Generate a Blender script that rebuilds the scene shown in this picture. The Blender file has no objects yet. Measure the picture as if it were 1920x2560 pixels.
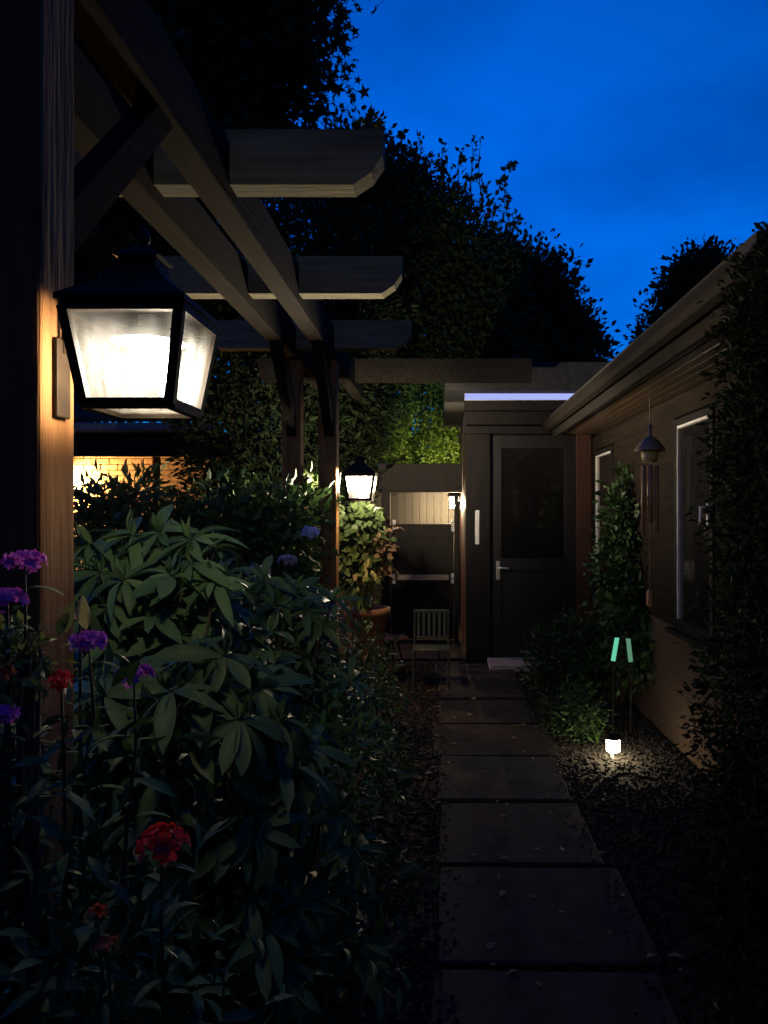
import bpy, bmesh, math, random
import numpy as np
from mathutils import Vector, Matrix

R = math.radians
random.seed(7)
RNG = np.random.default_rng(7)
S = bpy.context.scene
COL = S.collection

# ------------------------------------------------------------------ camera
F = 1923.0                     # focal length in photograph pixels
EYE = 1.6                      # eye height; world Y runs along the path
cam = bpy.data.cameras.new('camera')
cam.sensor_fit = 'VERTICAL'
cam.sensor_height = 36.0
cam.lens = F / 2560 * 36.0
cam.shift_x = -140 / 2560
cam.shift_y = 4 / 2560
cam.clip_start = 0.02
cam.clip_end = 400
co = bpy.data.objects.new('camera', cam)
co.location = (0, 0, EYE)
co.rotation_euler = (R(90), 0, 0)
COL.objects.link(co)
S.camera = co

# ------------------------------------------------------------------ world: dusk sky
SKY_STRENGTH = 0.45
w = bpy.data.worlds.new('World'); S.world = w; w.use_nodes = True
nt = w.node_tree; nt.nodes.clear()
def N(t, **k):
    n = nt.nodes.new(t)
    for a, b in k.items(): setattr(n, a, b)
    return n
sky = N('ShaderNodeTexSky', sky_type='NISHITA', sun_disc=False)
sky.sun_elevation = R(-3.0); sky.sun_rotation = R(-25); sky.altitude = 50
sky.air_density = 1.0; sky.dust_density = 0.4; sky.ozone_density = 3.0
tc = N('ShaderNodeTexCoord')
mp = N('ShaderNodeMapping'); mp.inputs['Scale'].default_value = (1.0, 1.0, 2.2); mp.inputs['Rotation'].default_value = (0.2, 0.5, 0.3)
no = N('ShaderNodeTexNoise'); no.inputs['Scale'].default_value = 3.2; no.inputs['Detail'].default_value = 4; no.inputs['Roughness'].default_value = 0.5
cr = N('ShaderNodeValToRGB')
cr.color_ramp.elements[0].position = 0.34; cr.color_ramp.elements[0].color = (0.55, 0.60, 0.66, 1)
cr.color_ramp.elements[1].position = 0.66; cr.color_ramp.elements[1].color = (1.05, 1.05, 1.05, 1)
tint = N('ShaderNodeMix', data_type='RGBA', blend_type='MULTIPLY'); tint.inputs[0].default_value = 1.0
tint.inputs[7].default_value = (0.0, 0.50, 1.0, 1)      # the camera's white balance at the blue hour
# the same twilight over the whole dome: lift the far side so it does not fall to black
flat = N('ShaderNodeMix', data_type='RGBA', blend_type='MIX'); flat.inputs[0].default_value = 0.35
flat.inputs[7].default_value = (0.0, 0.15, 0.62, 1)
cl = N('ShaderNodeMix', data_type='RGBA', blend_type='MULTIPLY'); cl.inputs[0].default_value = 1.0
bg = N('ShaderNodeBackground'); bg.inputs['Strength'].default_value = SKY_STRENGTH
gain = N('ShaderNodeMix', data_type='RGBA', blend_type='MULTIPLY'); gain.inputs[0].default_value = 1.0
gain.inputs[7].default_value = (17, 17, 17, 1)
wo = N('ShaderNodeOutputWorld')
L = nt.links.new
L(tc.outputs['Generated'], mp.inputs['Vector']); L(mp.outputs[0], no.inputs['Vector']); L(no.outputs['Fac'], cr.inputs['Fac'])
L(sky.outputs[0], tint.inputs[6]); L(tint.outputs[2], gain.inputs[6]); L(gain.outputs[2], flat.inputs[6])
L(flat.outputs[2], cl.inputs[6]); L(cr.outputs['Color'], cl.inputs[7]); L(cl.outputs[2], bg.inputs['Color']); L(bg.outputs[0], wo.inputs['Surface'])

S.view_settings.view_transform = 'Standard'
S.view_settings.look = 'None'
S.view_settings.exposure = 0.0
S.view_settings.gamma = 1.0
S.view_settings.use_curve_mapping = False
S.cycles.max_bounces = 5
S.cycles.diffuse_bounces = 2
S.cycles.glossy_bounces = 2
S.cycles.transparent_max_bounces = 16
S.cycles.sample_clamp_indirect = 2.0
S.cycles.use_denoising = True

# ------------------------------------------------------------------ helpers
def P(px, py, Y):
    """photograph pixel at a known distance -> point in the place"""
    return Vector(((px - 1100) * Y / F, Y, EYE - (py - 1284) * Y / F))

def link(o, parent=None):
    COL.objects.link(o)
    if parent is not None: o.parent = parent
    return o

def tag(o, label, cat, group=None):
    o['label'] = label; o['category'] = cat
    if group: o['group'] = group
    return o

def thing(name, label, cat, loc=(0, 0, 0), group=None):
    o = bpy.data.objects.new(name, None); o.empty_display_size = 0.1
    o.location = loc; link(o)
    return tag(o, label, cat, group)

def mk(name, bm, mat, parent=None, smooth=False):
    me = bpy.data.meshes.new(name); bm.to_mesh(me); bm.free()
    me.materials.append(mat)
    if smooth:
        for p in me.polygons: p.use_smooth = True
    o = bpy.data.objects.new(name, me); link(o, parent)
    if parent is not None:
        o.matrix_parent_inverse = Matrix.Translation(parent_world(parent)).inverted()
    return o

def parent_world(p):
    v = Vector((0, 0, 0))
    while p is not None:
        if p.matrix_parent_inverse != Matrix.Identity(4): break   # mesh parts are modelled in world space
        v += p.location; p = p.parent
    return v

def B(): return bmesh.new()

def box(bm, x0, x1, y0, y1, z0, z1, bev=0.0):
    vs = [bm.verts.new(c) for c in ((x0,y0,z0),(x1,y0,z0),(x1,y1,z0),(x0,y1,z0),(x0,y0,z1),(x1,y0,z1),(x1,y1,z1),(x0,y1,z1))]
    fs = [bm.faces.new([vs[i] for i in q]) for q in ((0,3,2,1),(4,5,6,7),(0,1,5,4),(1,2,6,5),(2,3,7,6),(3,0,4,7))]
    if bev > 0:
        es = list({e for f in fs for e in f.edges})
        bmesh.ops.bevel(bm, geom=es, offset=bev, segments=2, affect='EDGES', profile=0.5)
    return bm

def prism(bm, pts, axis, a0, a1):
    """closed 2-D outline extruded along axis; pts in the two other axes in order"""
    def co_(p, a):
        if axis == 'x': return (a, p[0], p[1])
        if axis == 'y': return (p[0], a, p[1])
        return (p[0], p[1], a)
    A = [bm.verts.new(co_(p, a0)) for p in pts]; C = [bm.verts.new(co_(p, a1)) for p in pts]
    n = len(pts)
    bm.faces.new(A[::-1]); bm.faces.new(C)
    for i in range(n): bm.faces.new((A[i], A[(i+1) % n], C[(i+1) % n], C[i]))
    bmesh.ops.recalc_face_normals(bm, faces=bm.faces)
    return bm

def tube(bm, pts, rads, n=8, cap=True):
    pts = [Vector(p) for p in pts]
    if not isinstance(rads, (list, tuple)): rads = [rads] * len(pts)
    prev = None; ref = None
    for i, p in enumerate(pts):
        d = (pts[min(i+1, len(pts)-1)] - pts[max(i-1, 0)]).normalized()
        if ref is None: ref = d.orthogonal().normalized()
        a = (ref - d * ref.dot(d)).normalized(); b = d.cross(a); ref = a
        ring = [bm.verts.new(p + (a * math.cos(t) + b * math.sin(t)) * rads[i]) for t in [2*math.pi*k/n for k in range(n)]]
        if prev:
            for k in range(n): bm.faces.new((prev[k], prev[(k+1) % n], ring[(k+1) % n], ring[k]))
        elif cap: bm.faces.new(ring[::-1])
        prev = ring
    if cap: bm.faces.new(prev)
    return bm

def lathe(bm, c, prof, n=20):
    """prof: list of (radius, z) from bottom to top about the vertical through c"""
    prev = None
    for r, z in prof:
        ring = [bm.verts.new((c[0] + r*math.cos(2*math.pi*k/n), c[1] + r*math.sin(2*math.pi*k/n), c[2] + z)) for k in range(n)]
        if prev:
            for k in range(n): bm.faces.new((prev[k], prev[(k+1) % n], ring[(k+1) % n], ring[k]))
        else: bm.faces.new(ring[::-1])
        prev = ring
    bm.faces.new(prev)
    return bm

def bar(bm, a, b, w_, h_=None, up=(0, 0, 1)):
    """square bar between two points"""
    a = Vector(a); b = Vector(b); h_ = h_ or w_
    d = (b - a).normalized(); u = Vector(up)
    s = d.cross(u)
    if s.length < 1e-4: s = d.cross(Vector((0, 1, 0)))
    s.normalize(); u = s.cross(d)
    vs = [bm.verts.new(p + s*w_/2*i + u*h_/2*j) for p in (a, b) for i, j in ((-1,-1),(1,-1),(1,1),(-1,1))]
    for q in ((3,2,1,0),(4,5,6,7),(0,1,5,4),(1,2,6,5),(2,3,7,6),(3,0,4,7)): bm.faces.new([vs[i] for i in q])
    bmesh.ops.recalc_face_normals(bm, faces=bm.faces)
    return bm

def quadslab(bm, pts, n, t):
    """thin slab from a planar polygon, thickness t along n"""
    n = Vector(n).normalized()
    A = [bm.verts.new(Vector(p) - n*t/2) for p in pts]; C = [bm.verts.new(Vector(p) + n*t/2) for p in pts]
    k = len(pts)
    bm.faces.new(A[::-1]); bm.faces.new(C)
    for i in range(k): bm.faces.new((A[i], A[(i+1) % k], C[(i+1) % k], C[i]))
    bmesh.ops.recalc_face_normals(bm, faces=bm.faces)
    return bm

# ------------------------------------------------------------------ materials
def new_mat(name):
    m = bpy.data.materials.new(name); m.use_nodes = True
    t = m.node_tree; b = t.nodes['Principled BSDF']
    return m, t, b

def mat_noise(name, c0, c1, scale=8, rough=0.7, stretch=(1, 1, 1), bump=0.0, bscale=None, spec=0.3, metal=0.0, detail=6, rnd=0.0):
    m, t, b = new_mat(name)
    tc = t.nodes.new('ShaderNodeTexCoord'); mp = t.nodes.new('ShaderNodeMapping'); mp.inputs['Scale'].default_value = stretch
    no = t.nodes.new('ShaderNodeTexNoise'); no.inputs['Scale'].default_value = scale; no.inputs['Detail'].default_value = detail
    cr = t.nodes.new('ShaderNodeValToRGB')
    cr.color_ramp.elements[0].position = 0.3; cr.color_ramp.elements[0].color = (*c0, 1)
    cr.color_ramp.elements[1].position = 0.7; cr.color_ramp.elements[1].color = (*c1, 1)
    l = t.links.new
    l(tc.outputs['Object'], mp.inputs[0]); l(mp.outputs[0], no.inputs['Vector']); l(no.outputs['Fac'], cr.inputs[0])
    if rnd > 0:
        oi = t.nodes.new('ShaderNodeObjectInfo'); hs = t.nodes.new('ShaderNodeHueSaturation')
        mr = t.nodes.new('ShaderNodeMapRange'); mr.inputs[3].default_value = 1 - rnd; mr.inputs[4].default_value = 1 + rnd
        l(oi.outputs['Random'], mr.inputs[0]); l(mr.outputs[0], hs.inputs['Value']); l(cr.outputs[0], hs.inputs['Color']); l(hs.outputs[0], b.inputs['Base Color'])
    else:
        l(cr.outputs[0], b.inputs['Base Color'])
    b.inputs['Roughness'].default_value = rough; b.inputs['Specular IOR Level'].default_value = spec; b.inputs['Metallic'].default_value = metal
    if bump > 0:
        n2 = t.nodes.new('ShaderNodeTexNoise'); n2.inputs['Scale'].default_value = bscale or scale*4; n2.inputs['Detail'].default_value = 4
        bp = t.nodes.new('ShaderNodeBump'); bp.inputs['Strength'].default_value = bump; bp.inputs['Distance'].default_value = 0.01
        l(mp.outputs[0], n2.inputs['Vector']); l(n2.outputs['Fac'], bp.inputs['Height']); l(bp.outputs[0], b.inputs['Normal'])
    return m

def mat_leaf(name, c0, c1, rough=0.42, trans=0.25, spec=0.4):
    m, t, b = new_mat(name)
    ge = t.nodes.new('ShaderNodeNewGeometry'); oi = t.nodes.new('ShaderNodeObjectInfo')
    ad = t.nodes.new('ShaderNodeMath'); ad.operation = 'ADD'; fr = t.nodes.new('ShaderNodeMath'); fr.operation = 'FRACT'
    cr = t.nodes.new('ShaderNodeValToRGB')
    cr.color_ramp.elements[0].color = (*c0, 1); cr.color_ramp.elements[1].color = (*c1, 1)
    tr = t.nodes.new('ShaderNodeBsdfTranslucent'); mx = t.nodes.new('ShaderNodeMixShader'); mx.inputs[0].default_value = trans
    l = t.links.new
    l(ge.outputs['Random Per Island'], ad.inputs[0]); l(oi.outputs['Random'], ad.inputs[1]); l(ad.outputs[0], fr.inputs[0])
    l(fr.outputs[0], cr.inputs[0]); l(cr.outputs[0], b.inputs['Base Color']); l(cr.outputs[0], tr.inputs['Color'])
    b.inputs['Roughness'].default_value = rough; b.inputs['Specular IOR Level'].default_value = spec
    l(b.outputs[0], mx.inputs[1]); l(tr.outputs[0], mx.inputs[2]); l(mx.outputs[0], t.nodes['Material Output'].inputs['Surface'])
    return m

def mat_plain(name, c, rough=0.5, metal=0.0, spec=0.4):
    v = 0.85
    return mat_noise(name, tuple(x*v for x in c), tuple(min(1, x*1.1) for x in c), 14, rough, spec=spec, metal=metal)

def mat_emit(name, c, s):
    m = bpy.data.materials.new(name); m.use_nodes = True; t = m.node_tree; t.nodes.clear()
    e = t.nodes.new('ShaderNodeEmission'); e.inputs['Color'].default_value = (*c, 1); e.inputs['Strength'].default_value = s
    o = t.nodes.new('ShaderNodeOutputMaterial'); t.links.new(e.outputs[0], o.inputs['Surface'])
    return m

def mat_glass(name, tint=(1, 1, 1), dust=0.02, dustcol=(0.8, 0.8, 0.78), gloss=0.08, rough=0.05, var=1.0):
    """thin dusty pane: mostly clear, a film of dust that catches the light, a sheen"""
    m = bpy.data.materials.new(name); m.use_nodes = True; t = m.node_tree; t.nodes.clear(); l = t.links.new
    tr = t.nodes.new('ShaderNodeBsdfTransparent'); tr.inputs[0].default_value = (*tint, 1)
    di = t.nodes.new('ShaderNodeBsdfDiffuse'); di.inputs[0].default_value = (*dustcol, 1)
    tl = t.nodes.new('ShaderNodeBsdfTranslucent'); tl.inputs[0].default_value = (*dustcol, 1)
    dm = t.nodes.new('ShaderNodeMixShader'); dm.inputs[0].default_value = 0.5
    gl = t.nodes.new('ShaderNodeBsdfGlossy'); gl.inputs['Roughness'].default_value = rough
    tc = t.nodes.new('ShaderNodeTexCoord'); mp = t.nodes.new('ShaderNodeMapping'); mp.inputs['Scale'].default_value = (14, 14, 4)
    no = t.nodes.new('ShaderNodeTexNoise'); no.inputs['Scale'].default_value = 2.0; no.inputs['Detail'].default_value = 6
    mr = t.nodes.new('ShaderNodeMapRange'); mr.inputs[1].default_value = 0.3; mr.inputs[2].default_value = 0.75
    mr.inputs[3].default_value = dust*(1-0.6*var); mr.inputs[4].default_value = dust*(1+0.9*var)
    m1 = t.nodes.new('ShaderNodeMixShader'); m2 = t.nodes.new('ShaderNodeMixShader')
    lw = t.nodes.new('ShaderNodeLayerWeight'); lw.inputs['Blend'].default_value = 0.25
    ml = t.nodes.new('ShaderNodeMath'); ml.operation = 'MULTIPLY'; ml.inputs[1].default_value = gloss*5
    ad = t.nodes.new('ShaderNodeMath'); ad.operation = 'ADD'; ad.inputs[1].default_value = gloss*0.3; ad.use_clamp = True
    o = t.nodes.new('ShaderNodeOutputMaterial')
    l(tc.outputs['Object'], mp.inputs[0]); l(mp.outputs[0], no.inputs['Vector']); l(no.outputs['Fac'], mr.inputs[0])
    l(di.outputs[0], dm.inputs[1]); l(tl.outputs[0], dm.inputs[2])
    l(mr.outputs[0], m1.inputs[0]); l(tr.outputs[0], m1.inputs[1]); l(dm.outputs[0], m1.inputs[2])
    l(lw.outputs['Fresnel'], ml.inputs[0]); l(ml.outputs[0], ad.inputs[0])
    l(ad.outputs[0], m2.inputs[0]); l(m1.outputs[0], m2.inputs[1]); l(gl.outputs[0], m2.inputs[2]); l(m2.outputs[0], o.inputs['Surface'])
    return m

M = dict(
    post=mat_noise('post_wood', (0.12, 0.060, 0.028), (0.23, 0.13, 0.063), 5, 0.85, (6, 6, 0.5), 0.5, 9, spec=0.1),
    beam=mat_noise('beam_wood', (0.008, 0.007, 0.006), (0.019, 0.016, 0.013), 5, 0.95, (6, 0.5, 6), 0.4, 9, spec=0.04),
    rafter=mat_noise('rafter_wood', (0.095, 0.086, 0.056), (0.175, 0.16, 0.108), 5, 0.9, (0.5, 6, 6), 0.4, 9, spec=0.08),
    iron=mat_noise('black_iron', (0.012, 0.009, 0.007), (0.024, 0.018, 0.014), 20, 0.6, spec=0.15),
    glass=mat_glass('dusty_lantern_glass', (0.93, 0.93, 0.91), 0.028, gloss=0.03),
    glass_amber=mat_glass('amber_tint_lantern_glass', (0.95, 0.84, 0.70), 0.03, gloss=0.03),  # made-up amber tint that tones the light reaching the post
    glass_soot=mat_glass('light_cut_lantern_glass', (0.48, 0.45, 0.40), 0.06, gloss=0.05),  # dark tint added so the bottom pane throws less light down
    glass_dim2=mat_glass('strong_light_cut_lantern_glass', (0.24, 0.22, 0.19), 0.02, gloss=0.05),  # darker tint added to dim the light below the far lantern
    brick=mat_noise('painted_brick', (0.42, 0.30, 0.19), (0.55, 0.41, 0.27), 22, 0.85, bump=0.5, rnd=0.12),
    mortar=mat_noise('mortar', (0.26, 0.22, 0.16), (0.34, 0.29, 0.21), 30, 0.9),
    fascia=mat_noise('dark_fascia_paint', (0.012, 0.011, 0.010), (0.024, 0.021, 0.018), 6, 0.8, (0.5, 6, 6), spec=0.06),
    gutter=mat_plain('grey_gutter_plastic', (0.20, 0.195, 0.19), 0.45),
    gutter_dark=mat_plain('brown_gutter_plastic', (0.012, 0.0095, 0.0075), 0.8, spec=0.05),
    white=mat_plain('white_paint', (0.75, 0.73, 0.70), 0.4),
    door=mat_noise('black_door_paint', (0.010, 0.010, 0.012), (0.018, 0.017, 0.018), 6, 0.55, (6, 6, 0.6)),
    jamb=mat_noise('dark_jamb_paint', (0.010, 0.0085, 0.0085), (0.019, 0.016, 0.0155), 6, 0.75, (6, 6, 0.5), spec=0.12),
    redwood=mat_noise('red_brown_frame', (0.055, 0.024, 0.018), (0.09, 0.040, 0.028), 6, 0.5, (6, 6, 0.5)),
    steel=mat_plain('brushed_steel', (0.62, 0.60, 0.56), 0.35, 0.6),
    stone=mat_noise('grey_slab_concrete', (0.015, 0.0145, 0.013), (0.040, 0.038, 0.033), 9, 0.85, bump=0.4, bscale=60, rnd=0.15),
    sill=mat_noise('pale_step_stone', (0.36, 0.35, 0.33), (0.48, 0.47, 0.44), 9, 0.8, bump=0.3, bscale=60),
    soil=mat_noise('dark_soil', (0.014, 0.011, 0.008), (0.032, 0.026, 0.018), 6, 0.95, bump=0.8, bscale=40),
    gravel=mat_leaf('dark_gravel', (0.012, 0.011, 0.009), (0.034, 0.031, 0.026), 0.85, 0.0, 0.2),
    render=mat_noise('pebbledash_render', (0.055, 0.040, 0.029), (0.12, 0.085, 0.060), 60, 0.95, bump=1.0, bscale=130, spec=0.05),
    wall_shade=mat_noise('shade_dark_wall', (0.012, 0.009, 0.007), (0.026, 0.019, 0.014), 5, 0.9, (6, 0.6, 6), 0.4, 12, spec=0.06),  # upper wall darker than the plinth, shade put into its colour
    soffit=mat_noise('varnished_soffit_board', (0.035, 0.022, 0.012), (0.070, 0.045, 0.024), 5, 0.30, (6, 0.5, 6), spec=0.6, rnd=0.25),
    roof=mat_noise('roof_felt', (0.015, 0.015, 0.015), (0.03, 0.03, 0.03), 12, 0.9),
    fence=mat_noise('pale_fence_board', (0.06, 0.053, 0.043), (0.095, 0.083, 0.066), 5, 0.8, (6, 6, 0.5), 0.3, 9, rnd=0.12),
    gate=mat_noise('dark_gate_wood', (0.012, 0.009, 0.007), (0.024, 0.0175, 0.0125), 5, 0.65, (6, 6, 0.5), 0.3, 9, rnd=0.15),
    ledge=mat_noise('pale_gate_rail', (0.60, 0.46, 0.29), (0.74, 0.58, 0.38), 5, 0.7, (0.5, 6, 6)),
    terracotta=mat_noise('terracotta', (0.20, 0.085, 0.045), (0.30, 0.13, 0.07), 10, 0.85, bump=0.2),
    bamboo=mat_noise('red_brown_bamboo', (0.36, 0.17, 0.08), (0.52, 0.27, 0.14), 8, 0.4, (4, 4, 0.6)),
    chimewood=mat_noise('chime_cap_wood', (0.18, 0.12, 0.09), (0.30, 0.21, 0.16), 8, 0.6),
    cream=mat_plain('cream_ceramic', (0.66, 0.50, 0.24), 0.4),
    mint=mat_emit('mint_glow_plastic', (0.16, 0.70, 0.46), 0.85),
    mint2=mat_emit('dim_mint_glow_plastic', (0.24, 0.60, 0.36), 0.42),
    green_metal=mat_plain('pale_green_metal', (0.045, 0.060, 0.044), 0.5),
    bark=mat_noise('bark', (0.030, 0.022, 0.015), (0.065, 0.048, 0.035), 9, 0.9, (3, 3, 0.6), 0.8, 25),
    stem=mat_noise('green_stem', (0.015, 0.025, 0.010), (0.03, 0.042, 0.016), 9, 0.6),
    rhodo=mat_leaf('rhododendron_leaf', (0.050, 0.098, 0.036), (0.110, 0.175, 0.065), 0.5, 0.22, 0.2),
    rhodo_y=mat_leaf('young_yellow_green_leaf', (0.16, 0.22, 0.05), (0.24, 0.26, 0.07), 0.4, 0.3),
    hedge=mat_leaf('conifer_scale', (0.025, 0.055, 0.018), (0.06, 0.12, 0.03), 0.55, 0.15),
    bright=mat_leaf('fresh_hedge_leaf', (0.13, 0.24, 0.03), (0.22, 0.34, 0.05), 0.5, 0.35),
    tree=mat_leaf('tree_leaf', (0.022, 0.036, 0.014), (0.042, 0.062, 0.022), 0.6, 0.12, 0.15),
    conifer=mat_leaf('dark_conifer', (0.008, 0.014, 0.006), (0.018, 0.028, 0.011), 0.75, 0.08, 0.06),
    ivy=mat_leaf('ivy_leaf', (0.05, 0.085, 0.025), (0.13, 0.17, 0.06), 0.4, 0.25),
    dry=mat_leaf('dry_leaf', (0.20, 0.12, 0.06), (0.36, 0.24, 0.14), 0.7, 0.2),
    pale_leaf=mat_leaf('pale_yellow_leaf', (0.45, 0.42, 0.15), (0.6, 0.55, 0.24), 0.5, 0.3),
    purple=mat_leaf('purple_petal', (0.62, 0.07, 0.50), (0.75, 0.20, 0.66), 0.6, 0.25, 0.2),
    violet=mat_leaf('violet_petal', (0.34, 0.05, 0.46), (0.46, 0.10, 0.58), 0.6, 0.25, 0.2),
    red=mat_leaf('red_petal', (0.62, 0.02, 0.025), (0.80, 0.06, 0.05), 0.6, 0.3, 0.2),
    orange=mat_leaf('orange_petal', (0.55, 0.10, 0.04), (0.70, 0.20, 0.08), 0.6, 0.3, 0.2),
    blue=mat_leaf('pale_blue_petal', (0.36, 0.42, 0.80), (0.48, 0.54, 0.90), 0.6, 0.25, 0.2),
    mauve=mat_leaf('dusky_mauve_petal', (0.28, 0.26, 0.33), (0.42, 0.38, 0.46), 0.6, 0.25, 0.2),
    whitep=mat_leaf('white_petal', (0.62, 0.58, 0.52), (0.75, 0.72, 0.66), 0.6, 0.25, 0.2),
    bulb=mat_emit('frosted_bulb', (1.0, 0.90, 0.74), 250),
    bulb_far=mat_emit('frosted_bulb_warm', (1.0, 0.84, 0.60), 8200),
    bulb_small=mat_emit('small_warm_bulb', (1.0, 0.78, 0.50), 4500),
    bulb_wall=mat_emit('amber_wall_bulb', (1.0, 0.50, 0.16), 3000),
    led=mat_emit('blue_white_led', (0.40, 0.46, 0.95), 1.0),
    solar=mat_emit('solar_lamp_led', (1.0, 0.82, 0.52), 70),
)
# lantern glass darkened below and clear above, added to cut its downward light
m = mat_glass('graded_light_cut_glass', (1, 1, 1), 0.02, gloss=0.03); t = m.node_tree
_tc = t.nodes.new('ShaderNodeTexCoord'); _sp = t.nodes.new('ShaderNodeSeparateXYZ'); _mr = t.nodes.new('ShaderNodeMapRange')
_mr.inputs[1].default_value = 1.765; _mr.inputs[2].default_value = 1.80; _mr.inputs[3].default_value = 0.07; _mr.inputs[4].default_value = 0.95
t.links.new(_tc.outputs['Object'], _sp.inputs[0]); t.links.new(_sp.outputs['Z'], _mr.inputs[0])
_tr = next(n for n in t.nodes if n.bl_idname == 'ShaderNodeBsdfTransparent'); t.links.new(_mr.outputs[0], _tr.inputs[0]); M['glass_graded'] = m
m2 = m.copy(); m2.name = 'weak_graded_light_cut_glass'; next(n for n in m2.node_tree.nodes if n.bl_idname == 'ShaderNodeMapRange' and abs(n.inputs[1].default_value-1.765) < 1e-4).inputs[3].default_value = 0.35; M['glass_graded_rear'] = m2  # same added light cut, weaker for the rear pane
# dark reflecting window pane over an unlit room
m, t, b = new_mat('window_glass'); b.inputs['Base Color'].default_value = (0.010, 0.009, 0.009, 1); b.inputs['Roughness'].default_value = 0.06; b.inputs['Specular IOR Level'].default_value = 0.9
_n = t.nodes.new('ShaderNodeTexNoise'); _n.inputs['Scale'].default_value = 3; _b = t.nodes.new('ShaderNodeBump'); _b.inputs['Strength'].default_value = 0.06; _b.inputs['Distance'].default_value = 0.02
t.links.new(_n.outputs['Fac'], _b.inputs['Height']); t.links.new(_b.outputs[0], b.inputs['Normal']); M['window'] = m

# ------------------------------------------------------------------ foliage tools
def T_simple(wd=0.45):
    V = np.array([(0, 0, 0), (0.45, wd/2, 0.10), (1, 0, -0.05), (0.45, -wd/2, 0.10)], float)
    return V, np.array([(0, 1, 2), (0, 2, 3)])
def T_lobed():
    V = [(0.35, 0, 0)]
    for k in range(10):
        a = math.pi + 2*math.pi*k/10
        r = (0.75 if k % 2 == 0 else 0.30)
        V.append((0.35 + r*math.cos(a), r*math.sin(a), -0.08 if k % 2 == 0 else 0.04))
    return np.array(V, float), np.array([(0, 1+k, 1+(k+1) % 10) for k in range(10)])
def T_long(wd=0.28, seg=5, droop=0.35):
    V = []; Fc = []
    for i in range(seg+1):
        s = i/seg
        wv = wd*(math.sin(math.pi*min(1, s*0.93+0.05))**0.8)*(0.7+0.5*s)*0.75 if i < seg else 0.004
        z = -droop*s*s
        V += [(s, -wv/2, z+wv*0.22), (s, 0, z), (s, wv/2, z+wv*0.22)]
    for i in range(seg):
        a = 3*i
        Fc += [(a, a+3, a+4), (a, a+4, a+1), (a+1, a+4, a+5), (a+1, a+5, a+2)]
    return np.array(V, float), np.array(Fc)
def T_petal():
    V = np.array([(0, 0, 0), (0.55, 0.34, 0.06), (1, 0.16, 0.02), (1, -0.16, 0.02), (0.55, -0.34, 0.06)], float)
    return V, np.array([(0, 1, 2), (0, 2, 3), (0, 3, 4)])

def mesh_np(name, V, Fc):
    me = bpy.data.meshes.new(name)
    me.vertices.add(len(V)); me.vertices.foreach_set('co', np.ascontiguousarray(V, np.float32).ravel())
    k = Fc.shape[1]
    me.loops.add(Fc.size); me.loops.foreach_set('vertex_index', np.ascontiguousarray(Fc, np.int32).ravel())
    me.polygons.add(len(Fc)); me.polygons.foreach_set('loop_start', np.arange(0, Fc.size, k, dtype=np.int32))
    me.update(calc_edges=True)
    return me

def norm(v): return v / (np.linalg.norm(v, axis=-1, keepdims=True) + 1e-9)

def frames(d, up):
    d = norm(d); s = norm(np.cross(up, d)); n = np.cross(d, s)
    return np.stack([d, s, n], axis=1)            # rows: local x, y, z

def leaves_mesh(name, pts, d, up, sc, T, mat, parent=None, stuff=False):
    V0, F0 = T
    Fm = frames(d, up)
    V = np.einsum('vk,nkj->nvj', V0, Fm)*np.asarray(sc).reshape(-1, 1, 1) + pts[:, None, :]
    n, m_ = V.shape[:2]
    Fc = (F0[None] + (np.arange(n)*m_)[:, None, None]).reshape(-1, F0.shape[1])
    me = mesh_np(name, V.reshape(-1, 3), Fc); me.materials.append(mat)
    o = bpy.data.objects.new(name, me); link(o, parent)
    if parent is not None: o.matrix_parent_inverse = Matrix.Translation(parent_world(parent)).inverted()
    if stuff: o['kind'] = 'stuff'
    return o

def clumps(blobs, nclump, nper, spread, shell=0.55, rng=RNG):
    """clump centres through a set of ellipsoid blobs, leaves gathered round each"""
    bl = np.array([(*c, *r) for c, r in blobs], float)
    vol = (bl[:, 3]*bl[:, 4]*bl[:, 5])**0.75; idx = rng.choice(len(bl), nclump, p=vol/vol.sum())
    d = norm(rng.normal(size=(nclump, 3)))
    rad = shell + (1.05-shell)*rng.random((nclump, 1))**0.6
    c = bl[idx, :3] + d*rad*bl[idx, 3:]
    pts = np.repeat(c, nper, 0) + rng.normal(size=(nclump*nper, 3))*spread
    out = np.repeat(norm(d*bl[idx, 3:]), nper, 0)
    dirs = norm(norm(pts - np.repeat(c, nper, 0)) + 0.6*out + rng.normal(size=pts.shape)*0.5)
    return pts, dirs, out

def cloud(name, blobs, nclump, nper, spread, size, T, mat, parent=None, shell=0.55, stuff=False, zmin=0.02, droop=0.0):
    pts, d, out = clumps(blobs, nclump, nper, spread, shell)
    k = pts[:, 2] > zmin; pts, d, out = pts[k], d[k], out[k]
    d[:, 2] -= droop
    up = norm(out*0.6 + RNG.normal(size=pts.shape)*0.8 + np.array([0, 0, 0.7]))
    sc = size*(0.6 + 0.8*RNG.random(len(pts)))
    return leaves_mesh(name, pts, d, up, sc, T, mat, parent, stuff)

def trunk(name, base, top, r0, r1, mat, parent, limbs=()):
    bm = B(); base = Vector(base); top = Vector(top)
    pts = []; rr = []
    for i in range(7):
        s = i/6; p = base.lerp(top, s); p.x += math.sin(s*5+base.x)*r0*0.5; p.y += math.cos(s*4)*r0*0.3
        pts.append(p); rr.append(r0*(1-s)+r1*s + (r0*0.5 if i == 0 else 0))
    tube(bm, pts, rr, 9)
    for (s, tip, r) in limbs:
        a = base.lerp(top, s); tip = Vector(tip); mid = a.lerp(tip, 0.5) + Vector((0, 0, 0.08*(tip-a).length))
        tube(bm, [a, mid, tip], [r, r*0.65, r*0.2], 6)
    return mk(name, bm, mat, parent, True)

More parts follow.
